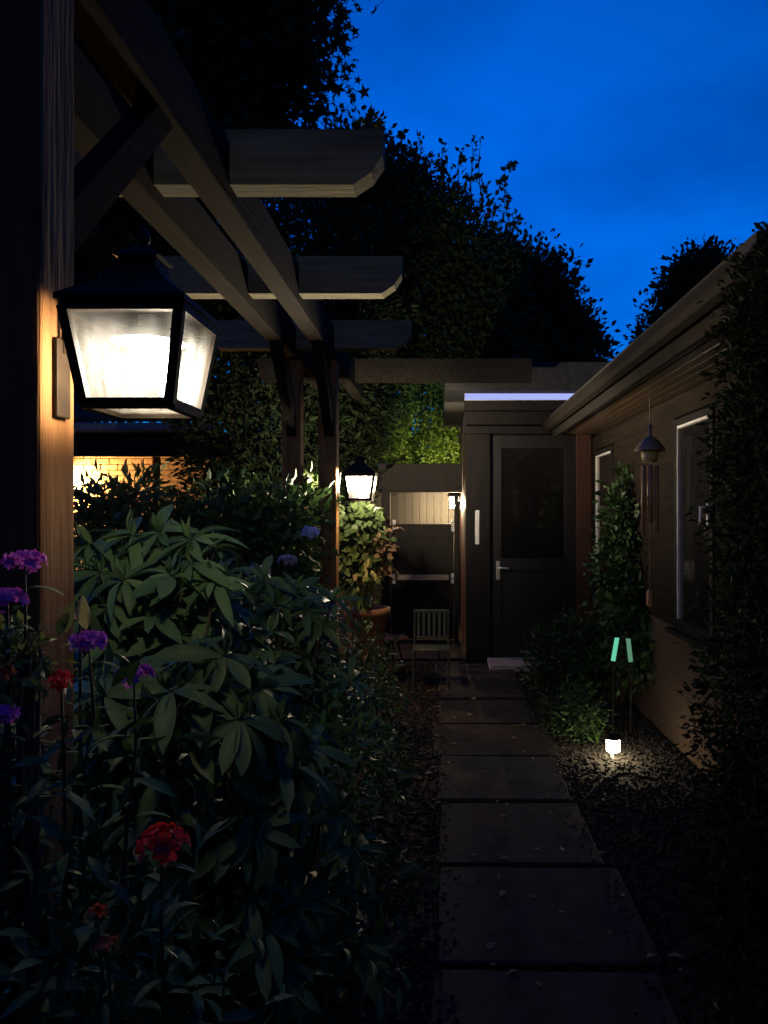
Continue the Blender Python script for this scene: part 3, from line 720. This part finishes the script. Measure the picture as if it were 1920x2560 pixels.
def rhodo(label, base, blobs, near, n_near, n_far, Lf, tilt=0.15, seed=1):
    """near: whorl centres whose leaves are single parts; the rest of the foliage is one part"""
    rng = random.Random(seed); nr = np.random.default_rng(seed)
    t_ = thing('rhododendron_bush', label, 'bush', base, 'large-leaved shrubs in the bed')
    poses = []; tips = []
    for c in near:
        ax = Vector((rng.uniform(-0.35, 0.45), rng.uniform(-0.75, -0.15), 1.0))
        tips.append(Vector(c)); poses += whorl(c, ax, rng.choice((9, 10, 11)), Lf, tilt, rng)
    cnt = 0
    for p, d, up, L_ in poses[:300]:
        up = (up + Vector((rng.uniform(-0.5, 0.5), rng.uniform(-0.5, 0.5), 0))).normalized(); s = up.cross(d); s.normalize(); n2 = d.cross(s)
        m4 = Matrix(((d.x, s.x, n2.x, 0), (d.y, s.y, n2.y, 0), (d.z, s.z, n2.z, 0), (0, 0, 0, 1)))
        o = bpy.data.objects.new('leaf', leaf_meshes[rng.randrange(4)]); link(o, t_)
        o.matrix_basis = Matrix.Translation(p - Vector(base)) @ m4 @ Matrix.Diagonal((L_, L_, L_, 1))
        cnt += 1
    pts, d, out = clumps(blobs, n_far, 1, 0.02, 0.45, nr)
    PP, DD, UU, SS = [], [], [], []
    for c, ou in zip(pts, out):
        if c[2] < 0.1: continue
        ax = Vector(ou)*0.5 + Vector((rng.uniform(-0.3, 0.3), rng.uniform(-0.5, 0.1), 0.9))
        for q in whorl(c, ax, 8, Lf*rng.uniform(0.75, 1.05), tilt, rng):
            PP.append(q[0]); DD.append(q[1]); UU.append(q[2]); SS.append(q[3])
        if rng.random() < 0.5: tips.append(Vector(c))
    o = leaves_mesh('foliage', np.array(PP), np.array(DD), np.array(UU) + nr.normal(size=(len(UU), 3))*0.35, np.array(SS), LONG, M['rhodo'], t_, True)
    for p in o.data.polygons: p.use_smooth = True
    bm = B(); b0 = Vector(base)
    for tp in tips:
        a = b0 + Vector((rng.uniform(-0.1, 0.1), rng.uniform(-0.1, 0.1), 0.05)); mid = a.lerp(tp, 0.55) + Vector((0, 0, -0.08))
        tube(bm, [a, mid, tp], [0.014, 0.009, 0.004], 5)
    mk('stems', bm, M['bark'], t_, True)['kind'] = 'stuff'
    return t_

Q = lambda lst, Y: [P(px, py, Y + random.uniform(-0.08, 0.08)) for px, py in lst]
rhodo('rhododendron with broad drooping leaf whorls right of the nearest post, below the lantern', (-1.15, 2.85, 0),
      [((-1.06, 2.95, 1.13), (0.36, 0.30, 0.34)), ((-1.25, 3.0, 0.75), (0.45, 0.35, 0.5)), ((-0.9, 3.0, 0.7), (0.3, 0.3, 0.5))],
      Q([(360, 1475), (300, 1390), (420, 1370), (480, 1410), (250, 1430), (455, 1480), (270, 1520), (330, 1340), (400, 1330), (510, 1520), (230, 1360), (480, 1350)], 2.72) + Q([(310, 1450), (430, 1440), (380, 1540), (220, 1470), (540, 1450), (300, 1590), (440, 1590)], 2.66), 12, 190, 0.155, 0.05, 3)
rhodo('rhododendron in the middle of the bed with glinting narrow leaves', (-1.0, 4.0, 0),
      [((-1.0, 4.1, 0.95), (0.45, 0.4, 0.35)), ((-0.9, 4.1, 0.6), (0.5, 0.4, 0.45))],
      Q([(560, 1440), (610, 1470), (660, 1450), (700, 1500), (640, 1530), (580, 1560), (740, 1480), (770, 1530), (700, 1570), (800, 1560), (830, 1500), (620, 1610), (680, 1640), (560, 1500)], 3.85), 14, 210, 0.14, 0.2, 4)
rhodo('low rhododendron in the foreground with long hanging leaves', (-0.62, 2.05, 0),
      [((-0.62, 2.1, 0.75), (0.32, 0.25, 0.35)), ((-0.55, 2.1, 0.45), (0.4, 0.3, 0.4)), ((-0.9, 2.1, 0.6), (0.3, 0.3, 0.4))],
      Q([(520, 1720), (470, 1650), (560, 1640), (260, 1740), (640, 1720), (380, 1780), (330, 1690), (230, 1810), (600, 1800), (480, 1840), (700, 1800), (760, 1870)], 2.0) + Q([(430, 1730), (300, 1850), (560, 1900), (660, 1900), (420, 1920), (240, 1930)], 1.98), 12, 200, 0.145, -0.1, 5)

# bushes with finer leaves
def fine_bush(name, label, base, blobs, ncl, nper, spread, size, T, mat, cat='bush', shell=0.5, droop=0.0, extra=None):
    t_ = thing(name, label, cat, base)
    cloud('foliage', blobs, ncl, nper, spread, size, T, mat, t_, shell, droop=droop)
    bm = B(); b0 = Vector(base)
    for c, r in blobs:
        tp = Vector(c)
        for k in range(4):
            e = tp + Vector((random.uniform(-0.7, 0.7)*r[0], random.uniform(-0.7, 0.7)*r[1], random.uniform(-0.1, 0.6)*r[2]))
            tube(bm, [b0 + Vector((random.uniform(-0.05, 0.05), random.uniform(-0.05, 0.05), 0)), b0.lerp(e, 0.5) + Vector((0, 0, 0.05)), e], [0.012, 0.008, 0.003], 5)
    o = mk('stems', bm, M['bark'], t_, True); o['kind'] = 'stuff'
    return t_
fine_bush('pieris_bush', 'spiky-leaved bush in silhouette before the glowing orange brick wall', (-2.35, 5.4, 0),
          [blob(230, 1260, 5.3, 60, 60, 55), blob(330, 1260, 5.4, 70, 70, 60), blob(270, 1360, 5.3, 120, 100, 110), blob(420, 1330, 5.5, 90, 90, 80), blob(300, 1290, 5.3, 90, 80, 70), blob(380, 1480, 5.4, 160, 120, 120)], 420, 9, 0.05, 0.095, T_simple(0.3), M['ivy'], shell=0.3)
fine_bush('dark_shrub', 'dark shrub between the rhododendrons and the far post', (-1.45, 5.6, 0),
          [blob(560, 1330, 5.6, 110, 100, 100), blob(690, 1340, 5.7, 90, 90, 110), blob(620, 1450, 5.6, 150, 120, 110), blob(760, 1290, 5.8, 45, 50, 50)], 420, 10, 0.07, 0.08, T_simple(0.5), M['hedge'])
fine_bush('ivy_bush', 'leafy climber tuft left of the far post, catching lantern light', (-1.15, 6.6, 0),
          [blob(750, 1250, 6.5, 45, 45, 42), blob(770, 1290, 6.5, 30, 35, 30)], 70, 9, 0.06, 0.09, T_simple(0.7), M['ivy'])

# potted climber under the far lantern
pc = thing('potted_climber', 'potted climbing plant with dry brown stems below the far lantern', 'potted plant', (-0.66, 6.95, 0))
cloud('foliage', [blob(895, 1310, 6.9, 45, 45, 40), blob(915, 1350, 6.9, 38, 40, 55), blob(880, 1370, 6.9, 38, 40, 60), blob(900, 1440, 6.85, 45, 40, 55)], 120, 9, 0.05, 0.085, T_simple(0.75), M['ivy'], pc, 0.4, droop=0.5)
cloud('dry_leaves', [blob(950, 1390, 6.9, 22, 30, 60), blob(962, 1350, 6.9, 14, 20, 50), blob(885, 1395, 6.8, 20, 25, 40)], 40, 7, 0.04, 0.07, T_simple(0.7), M['dry'], pc, 0.3, droop=0.6)
for px, py, s_ in ((912, 1432, 0.11), (930, 1440, 0.10), (922, 1410, 0.09), (908, 1462, 0.07), (895, 1482, 0.06)):
    p = P(px, py-14, 6.7); V, Fc = T_long(0.75, 4, 0.25); me = mesh_np('leaf', V, Fc); me.materials.append(M['pale_leaf'])
    o = bpy.data.objects.new('leaf', me); link(o, pc)
    d = Vector((random.uniform(-0.4, 0.4), -0.25, -1)).normalized(); s2 = Vector((0, -1, 0.2)).cross(d).normalized(); n2 = d.cross(s2)
    o.matrix_basis = Matrix.Translation(p - pc.location) @ Matrix(((d.x, s2.x, n2.x, 0), (d.y, s2.y, n2.y, 0), (d.z, s2.z, n2.z, 0), (0, 0, 0, 1))) @ Matrix.Diagonal((s_, s_, s_, 1))
bm = B(); lathe(bm, (-0.66, 6.95, 0.30), [(0.13, 0), (0.135, 0.02), (0.185, 0.38), (0.205, 0.385), (0.21, 0.45), (0.185, 0.452), (0.17, 0.42)], 26); mk('pot', bm, M['terracotta'], pc, True)
bm = B()
for a in range(3):
    bar(bm, (-0.66+0.12*math.cos(a*2.1), 6.95+0.12*math.sin(a*2.1), 0.30), (-0.66+0.17*math.cos(a*2.1), 6.95+0.17*math.sin(a*2.1), 0.0), 0.025)
lathe(bm, (-0.66, 6.95, 0.27), [(0.15, 0), (0.15, 0.028)], 20); mk('stand', bm, M['iron'], pc)
bm = B()
for k in range(9):
    e = P(880 + 10*k, 1300 + random.uniform(-20, 90), 6.9); tube(bm, [(-0.66 + random.uniform(-0.08, 0.08), 6.95, 0.70), ((-0.66+e.x)/2 + random.uniform(-0.05, 0.05), 6.93, 1.1), e], [0.007, 0.006, 0.003], 5)
mk('stems', bm, M['dry'], pc)['kind'] = 'stuff'

# ------------------------------------------------------------------ flowers
PET = T_petal()
def flower_plant(name, label, head, rad, mat, n_fl, fsize, cat='flower', leafmat=None, flat=0.55, stem_dx=0.0, leaves=34):
    head = Vector(head); base = (head.x + stem_dx, head.y + 0.03, 0)
    t_ = thing(name, label, cat, base)
    pts, D, U, SC = [], [], [], []
    for i in range(n_fl):
        v = Vector((random.gauss(0, 1), random.gauss(0, 1), random.gauss(0, 1))).normalized()
        v.z = abs(v.z)*0.8 if random.random() < 0.75 else v.z
        c = head + Vector((v.x*rad, v.y*rad, v.z*rad*flat))*random.uniform(0.75, 1.0)
        v.normalize(); a = v.orthogonal().normalized(); b_ = v.cross(a); ph = random.random()*6
        for k in range(5):
            t2 = ph + k*2*math.pi/5; r_ = a*math.cos(t2) + b_*math.sin(t2)
            pts.append(c); D.append(r_ + v*0.25); U.append(v); SC.append(fsize*random.uniform(0.85, 1.15))
    leaves_mesh('flower_head', np.array(pts), np.array(D), np.array(U), np.array(SC), PET, mat, t_)
    bm = B(); b0 = Vector(base); kx = random.uniform(-0.06, 0.06); tube(bm, [b0, b0.lerp(head, 0.35) + Vector((kx, 0.02, 0)), b0.lerp(head, 0.7) + Vector((kx*0.5 + random.uniform(-0.02, 0.02), 0, 0)), b0.lerp(head, 0.9) + Vector((-kx*0.15, 0, 0)), head + Vector((0, 0, -rad*0.2))], [0.005, 0.004, 0.0035, 0.003, 0.002], 6)
    st = mk('stem', bm, M['stem'], t_, True)
    if leaves:
        pp = []; dd = []; ss = []
        for k in range(leaves):
            s = 1 - 0.03 - 0.75*k/leaves; c = b0.lerp(head, s); an = k*2.4
            pp.append(c); dd.append((math.cos(an), math.sin(an), 0.2)); ss.append(rad*random.uniform(1.1, 2.0))
        leaves_mesh('leaves', np.array(pp), np.array(dd), np.tile([0, 0, 1.0], (leaves, 1)), np.array(ss), T_long(0.36, 4, 0.4), leafmat or M['rhodo'], t_)
    return t_
flower_plant('phlox', 'uppermost magenta-purple flower head in front of the nearest post', P(62, 1405, 1.32), 0.034, M['purple'], 34, 0.012)
flower_plant('phlox', 'purple flower head at the left edge below the uppermost one', P(18, 1500, 1.30), 0.036, M['purple'], 34, 0.012)
flower_plant('phlox', 'violet flower head under the yellow-green leaf beside the nearest post', P(222, 1605, 1.45), 0.034, M['violet'], 32, 0.012)
flower_plant('phlox', 'dim violet flower head among the dark leaves lower right of the others', P(335, 1690, 1.45), 0.034, M['violet'], 32, 0.012)
flower_plant('phlox', 'small purple flower head low at the left edge', P(12, 1785, 1.25), 0.022, M['purple'], 20, 0.010)
flower_plant('geranium', 'large bright red flower head in the dark lower left', P(405, 2112, 1.15), 0.036, M['red'], 30, 0.015, flat=0.65)
flower_plant('geranium', 'small red flower with a pale bud near the left edge', P(152, 1700, 1.30), 0.018, M['red'], 10, 0.013)
flower_plant('geranium', 'tiny orange-red flower at the left edge under the green tuft', P(12, 1685, 1.28), 0.018, M['orange'], 10, 0.012)
flower_plant('geranium', 'dull orange flower low in the dark left corner', P(242, 2285, 1.1), 0.012, M['orange'], 7, 0.011, leaves=6)
flower_plant('geranium', 'lowest dull orange flower in the dark left corner', P(266, 2362, 1.1), 0.013, M['orange'], 7, 0.011, leaves=6)
flower_plant('hydrangea', 'pale blue flower head just left of the far post', P(772, 1332, 5.6), 0.075, M['blue'], 50, 0.026, flat=0.6)
flower_plant('hydrangea', 'dusky mauve flower head lower left of the pale blue one', P(717, 1402, 5.2), 0.065, M['mauve'], 44, 0.022, flat=0.6)
flower_plant('hydrangea', 'dusky mauve flower head above the middle rhododendron', P(645, 1432, 4.6), 0.075, M['mauve'], 44, 0.024, flat=0.6)
# bright tufts
tf = fine_bush('euphorbia', 'yellow-green tuft at the left edge in front of the nearest post', (-0.72, 1.32, 0), [(tuple(P(30, 1610, 1.32)), (0.045, 0.05, 0.03)), (tuple(P(70, 1635, 1.32)), (0.03, 0.03, 0.02)), (tuple(P(20, 1660, 1.3)), (0.05, 0.05, 0.04))], 26, 9, 0.012, 0.024, T_simple(0.5), M['rhodo_y'], 'plant')
tf = fine_bush('white_daisies', 'scatter of tiny white flowers right of the middle rhododendron', (-0.85, 4.4, 0), [blob(800, 1540, 4.4, 60, 60, 40), blob(760, 1600, 4.3, 60, 60, 50), blob(830, 1580, 4.4, 50, 60, 40)], 55, 4, 0.012, 0.016, T_simple(0.8), M['whitep'], 'flowers', shell=0.1)
tf = fine_bush('ground_cover', 'low dark ground cover plants filling the foreground bed', (-0.7, 1.7, 0), [((-0.62, 1.25, 0.55), (0.30, 0.25, 0.45)), ((-0.72, 1.38, 0.95), (0.20, 0.14, 0.32)), ((-0.50, 1.30, 0.75), (0.16, 0.14, 0.28)), ((-0.95, 1.5, 0.6), (0.3, 0.3, 0.5)), ((-0.45, 2.4, 0.35), (0.35, 0.5, 0.35)), ((-0.55, 3.4, 0.4), (0.35, 0.6, 0.4)), ((-0.6, 4.6, 0.35), (0.35, 0.6, 0.4)), ((-0.62, 5.6, 0.35), (0.3, 0.6, 0.4)), ((-1.5, 3.8, 0.5), (0.5, 0.8, 0.5))], 1100, 8, 0.05, 0.06, T_long(0.42, 3, 0.35), M['hedge'], 'plants'); tf['kind'] = 'stuff'
yl = thing('hosta', 'young plant with one yellow leaf beside the nearest post', 'plant', tuple(P(205, 1560, 1.5)*Vector((1, 1, 0)) if False else (P(205, 1560, 1.5).x, 1.5, 0)))
for px, py, s_, dx, mt in ((208, 1490, 0.065, 0.15, 'pale_leaf'), (185, 1505, 0.06, -0.25, 'rhodo_y'), (175, 1530, 0.05, -0.5, 'rhodo'), (225, 1530, 0.045, 0.5, 'rhodo')):
    p = P(px, py, 1.5); V, Fc = T_long(0.62, 5, 0.2); me = mesh_np('leaf', V, Fc); me.materials.append(M[mt])
    o = bpy.data.objects.new('leaf', me); link(o, yl); d = Vector((dx, -0.3, -1)).normalized(); s2 = Vector((0, -1, 0.3)).cross(d).normalized(); n2 = d.cross(s2)
    o.matrix_basis = Matrix.Translation(p - yl.location) @ Matrix(((d.x, s2.x, n2.x, 0), (d.y, s2.y, n2.y, 0), (d.z, s2.z, n2.z, 0), (0, 0, 0, 1))) @ Matrix.Diagonal((s_, s_, s_, 1))
bm = B(); tp = P(200, 1490, 1.5); tube(bm, [yl.location, tp], [0.006, 0.003], 6); mk('stem', bm, M['stem'], yl)

# sprout on top of the front rafter
sp = thing('climber_sprout', 'small leafy sprout standing up on the nearest visible rafter', 'plant', (-0.292, 3.1, 3.12))
c = P(915, 300, 3.1)
bm = B(); tube(bm, [(c.x, 3.1, 3.11), (c.x+0.005, 3.1, 3.17)], [0.012, 0.006], 6); mk('stem', bm, M['stem'], sp)
cloud('foliage', [((c.x, 3.1, 3.175), (0.035, 0.03, 0.025))], 8, 7, 0.012, 0.035, T_simple(0.5), M['tree'], sp, 0.3)

# ------------------------------------------------------------------ right side: shrubs, chime, solar lamp, stakes
fine_bush('box_shrub', 'dark rounded shrub right of the doorstep', (0.98, 7.2, 0), [blob(1400, 1640, 7.1, 85, 80, 75), blob(1470, 1620, 7.0, 80, 80, 90), blob(1520, 1690, 6.8, 80, 80, 80), blob(1400, 1710, 7.0, 80, 80, 60)], 420, 10, 0.06, 0.06, T_simple(0.5), M['hedge'])
fine_bush('bay_shrub', 'dark climber against the house wall between the two windows', (1.48, 6.4, 0), [blob(1560, 1420, 6.4, 55, 50, 110), blob(1590, 1540, 6.2, 60, 50, 110), blob(1565, 1280, 6.5, 40, 40, 80), blob(1610, 1650, 6.0, 40, 50, 70)], 330, 10, 0.06, 0.07, T_simple(0.6), M['hedge'])
fine_bush('lavender_clump', 'low plants left of the small solar lamp by the house wall', (1.0, 5.45, 0), [((0.98, 5.6, 0.10), (0.18, 0.3, 0.2))], 200, 9, 0.04, 0.055, T_simple(0.3), M['hedge'])
fine_bush('thuja_hedge', 'black clipped conifer filling the right edge of the frame', (1.24, 2.35, 0), [((1.20, 2.40, 1.75), (0.31, 0.30, 0.72)), ((1.24, 2.35, 1.0), (0.42, 0.36, 0.7)), ((1.26, 2.3, 0.45), (0.48, 0.42, 0.5)), ((1.22, 2.4, 2.22), (0.29, 0.27, 0.34)), ((1.42, 2.4, 2.4), (0.28, 0.25, 0.40))], 7000, 12, 0.03, 0.030, T_simple(0.45), M['conifer'], 'hedge', shell=0.5)

wc = thing('wind_chime', 'wooden wind chime with hanging red-brown tubes under the house eaves', 'wind chime', tuple(P(1625, 1105, 4.4)))
c = P(1625, 1105, 4.4); zc = c.z
bm = B(); tube(bm, [(c.x, 4.4, zc+0.06), (c.x, 4.4, 2.406)], 0.0025, 6); mk('cord', bm, M['chimewood'], wc)
bm = B(); lathe(bm, (c.x, 4.4, zc), [(0.085, -0.055), (0.088, -0.045), (0.055, 0.0), (0.022, 0.028), (0.010, 0.034), (0.010, 0.10), (0.004, 0.105)], 22); mk('cap', bm, M['chimewood'], wc, True)
bm = B(); lathe(bm, (c.x, 4.4, zc-0.115), [(0.040, 0), (0.048, 0.03), (0.050, 0.058)], 20); mk('ring', bm, M['cream'], wc, True)
for k in range(6):
    a = k*math.pi/3 + 0.35; x = c.x + 0.042*math.cos(a); y = 4.4 + 0.042*math.sin(a); ln = (0.36, 0.30, 0.40, 0.26, 0.33, 0.38)[k]
    bm = B(); tube(bm, [(x, y, zc-0.135), (x, y, zc-0.135-ln)], 0.0115, 12); ch = mk('tube', bm, M['bamboo'], wc, True)
    bm = B(); tube(bm, [(x, y, zc-0.10), (x, y, zc-0.136)], 0.0015, 5); mk('string', bm, M['chimewood'], ch)

sl = thing('solar_lamp', 'small lit solar lamp standing on the ground by the house wall', 'lamp', (P(1533, 0, 5.0).x, 5.0, 0))
x = P(1533, 0, 5.0).x; z0 = P(0, 1878, 5.0).z; z1 = P(0, 1846, 5.0).z
bm = B(); lathe(bm, (x, 5.0, z0), [(0.036, 0), (0.043, 0.006), (0.044, z1-z0-0.004), (0.038, z1-z0)], 22); mk('shade', bm, M['solar'], sl, True)
bm = B(); lathe(bm, (x, 5.0, z1+0.001), [(0.058, 0), (0.060, 0.006), (0.040, 0.022), (0.010, 0.026)], 22); mk('cap', bm, M['iron'], sl, True)
bm = B(); tube(bm, [(x-0.006, 5.0, -0.05), (x-0.006, 5.0, z0-0.001)], 0.009, 10); mk('spike', bm, M['steel'], sl, True)

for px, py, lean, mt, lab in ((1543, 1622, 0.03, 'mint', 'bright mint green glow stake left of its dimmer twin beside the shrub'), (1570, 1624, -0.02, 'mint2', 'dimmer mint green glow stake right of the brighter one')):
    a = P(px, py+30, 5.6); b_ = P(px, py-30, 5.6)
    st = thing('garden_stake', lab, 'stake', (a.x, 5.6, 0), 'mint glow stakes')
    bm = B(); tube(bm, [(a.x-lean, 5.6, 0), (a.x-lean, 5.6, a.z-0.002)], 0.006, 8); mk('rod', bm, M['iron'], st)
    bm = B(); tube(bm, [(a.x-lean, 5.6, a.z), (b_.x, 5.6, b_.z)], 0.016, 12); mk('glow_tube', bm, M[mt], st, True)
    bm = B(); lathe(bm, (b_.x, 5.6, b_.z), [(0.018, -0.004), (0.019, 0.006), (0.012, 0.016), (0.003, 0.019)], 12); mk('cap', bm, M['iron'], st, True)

pt = thing('hanging_feeder', 'small tan feeder hanging below the wind chime by the wall', 'feeder', tuple(P(1624, 1495, 5.4)))
c = P(1624, 1495, 5.4)
bm = B(); lathe(bm, (c.x, 5.4, c.z-0.06), [(0.010, 0), (0.022, 0.01), (0.022, 0.10), (0.010, 0.12)], 16); mk('body', bm, M['bamboo'], pt, True)
bm = B(); tube(bm, [(c.x, 5.4, c.z+0.06), (c.x, 5.4, 2.406)], 0.002, 5); mk('cord', bm, M['chimewood'], pt)
pb = thing('terracotta_pot', 'small terracotta pot on the ledge at the foot of the door frame', 'pot', (P(1478, 0, 7.6).x, 7.6, 0))
c = P(1478, 1545, 7.6)
bm = B(); lathe(bm, (c.x, 7.6, c.z-0.07), [(0.045, 0), (0.065, 0.10), (0.072, 0.10), (0.072, 0.13), (0.055, 0.13)], 18); mk('pot', bm, M['terracotta'], pb, True)
bm = B(); box(bm, c.x-0.09, c.x+0.09, 7.5, 7.7, 0, c.z-0.072, 0.008); mk('plinth', bm, M['gate'], pb)

# white stones by the step
for px, py, lab in ((1312, 1690, 'pale stone at the left foot of the box shrub'), (1345, 1714, 'smaller pale stone in front of the box shrub')):
    p = P(px, py, 7.2 if px < 1320 else 6.95); bm = B(); bmesh.ops.create_icosphere(bm, subdivisions=2, radius=0.045 if px < 1320 else 0.022)
    for v in bm.verts: v.co += Vector((random.uniform(-.005, .005), random.uniform(-.005, .005), random.uniform(-.005, .005))); v.co.z *= 0.8
    for v in bm.verts: v.co += Vector((p.x, p.y, 0.05 if px < 1320 else 0.03))
    o = mk('garden_stone', bm, M['sill'], None, True); tag(o, lab, 'stone', 'pale stones by the doorstep')

# ------------------------------------------------------------------ chair and side table before the gate
ch = thing('garden_chair', 'small pale green slatted garden chair in front of the gate', 'chair', (-0.08, 7.05, 0))
CX, CY, CK = -0.08, 7.05, 0.79
def cq(x, y, z): return (CX + CK*x, CY + CK*y, 0.006 + CK*z)
def cp(name, f): bm = B(); f(bm); return mk(name, bm, M['green_metal'], ch)
def cbox(bm, x0, x1, y0, y1, z0, z1): a = cq(x0, y0, z0); b_ = cq(x1, y1, z1); box(bm, a[0], b_[0], a[1], b_[1], a[2], b_[2], 0.003)
for sx in (-0.20, 0.20):
    cp('leg', lambda bm: tube(bm, [cq(sx, -0.20, 0), cq(sx, -0.18, 0.44)], 0.010, 8))
    cp('leg', lambda bm: tube(bm, [cq(sx, 0.24, 0), cq(sx, 0.20, 0.44)], 0.010, 8))
    cp('back_post', lambda bm: tube(bm, [cq(sx, 0.20, 0.44), cq(sx, 0.27, 0.86)], 0.010, 8))
for k in range(5):
    cp('seat_slat', lambda bm: cbox(bm, -0.21, 0.21, -0.19+k*0.08, -0.125+k*0.08, 0.452, 0.467))
cp('top_rail', lambda bm: cbox(bm, -0.21, 0.21, 0.265, 0.285, 0.83, 0.87))
cp('lower_rail', lambda bm: cbox(bm, -0.20, 0.20, 0.222, 0.240, 0.53, 0.555))
for k in range(6):
    x = -0.155 + k*0.062
    cp('back_slat', lambda bm: bar(bm, cq(x, 0.232, 0.556), cq(x, 0.276, 0.828), 0.026, 0.008, up=(0, 1, 0)))
tb = thing('side_table', 'small round side table left of the garden chair', 'table', (-0.45, 7.45, 0))
bm = B(); lathe(bm, (-0.45, 7.45, 0.385), [(0.14, 0), (0.15, 0.008), (0.15, 0.016), (0.14, 0.022)], 28); mk('table_top', bm, M['terracotta'], tb)
for k in range(3):
    a = 0.5 + k*2.094; bm = B(); tube(bm, [(-0.45+0.04*math.cos(a), 7.45+0.04*math.sin(a), 0.384), (-0.45+0.13*math.cos(a), 7.45+0.13*math.sin(a), 0.006)], 0.010, 8); mk('leg', bm, M['iron'], tb)

# ------------------------------------------------------------------ unseen house added behind the camera to block sky light
dw = thing('sky_blocker_house', 'unseen tall brick house behind the viewer, added to block sky light', 'house', (0, -2.2, 0))
for x0, x1, z0, z1 in ((-6.0, -0.1, 0, 2.2), (0.9, 6.0, 0, 2.2), (-6.0, 6.0, 2.2, 3.3), (-6.0, -2.4, 3.3, 4.6), (-1.2, 1.2, 3.3, 4.6), (2.4, 6.0, 3.3, 4.6), (-6.0, 6.0, 4.6, 5.8)):
    bm = B(); box(bm, x0, x1, -2.5, -2.2, z0, z1); mk('wall', bm, M['redwood'], dw)
bm = B(); box(bm, -0.1, 0.9, -2.4, -2.33, 0.02, 2.19); mk('door', bm, M['door'], dw)
for x0 in (-2.4, 1.2):
    bm = B()
    for a in ((x0, x0+0.06, 3.3, 4.6), (x0+1.14, x0+1.2, 3.3, 4.6), (x0+0.061, x0+1.139, 3.3, 3.36), (x0+0.061, x0+1.139, 4.54, 4.6)): box(bm, a[0], a[1], -2.36, -2.28, a[2], a[3])
    wn = mk('window', bm, M['jamb'], dw)
    bm = B(); box(bm, x0+0.061, x0+1.139, -2.33, -2.32, 3.361, 4.539); mk('pane', bm, M['window'], wn)
bm = B(); prism(bm, [(-1.75, 5.72), (-5.5, 8.9), (-9.2, 5.72), (-9.2, 5.82), (-5.5, 9.02), (-1.75, 5.82)], 'x', -6.4, 6.4); mk('roof', bm, M['roof'], dw)

# leaf litter and stray stones on the slabs
n = 90
lp = np.column_stack([RNG.uniform(-0.1, 0.95, n), RNG.uniform(1.9, 8.0, n), np.full(n, 0.036)])
leaves_mesh('fallen_leaves', lp, np.column_stack([RNG.normal(size=(n, 2)), RNG.normal(size=n)*0.1]), np.column_stack([RNG.normal(size=(n, 2))*0.2, np.ones(n)]), RNG.uniform(0.03, 0.06, n), T_simple(0.55), M['dry'], path, True)
n = 500
side = RNG.random(n) < 0.5
lp = np.column_stack([np.where(side, -0.02 + np.abs(RNG.normal(size=n))*0.05, 0.76 - np.abs(RNG.normal(size=n))*0.05), RNG.uniform(1.9, 8.0, n), np.full(n, 0.034)])
leaves_mesh('stray_gravel', lp, RNG.normal(size=(n, 3))*[1, 1, 0.2], np.tile([0.1, 0, 1.0], (n, 1)), RNG.uniform(0.010, 0.022, n), (V0, F0), M['gravel'], path, True)
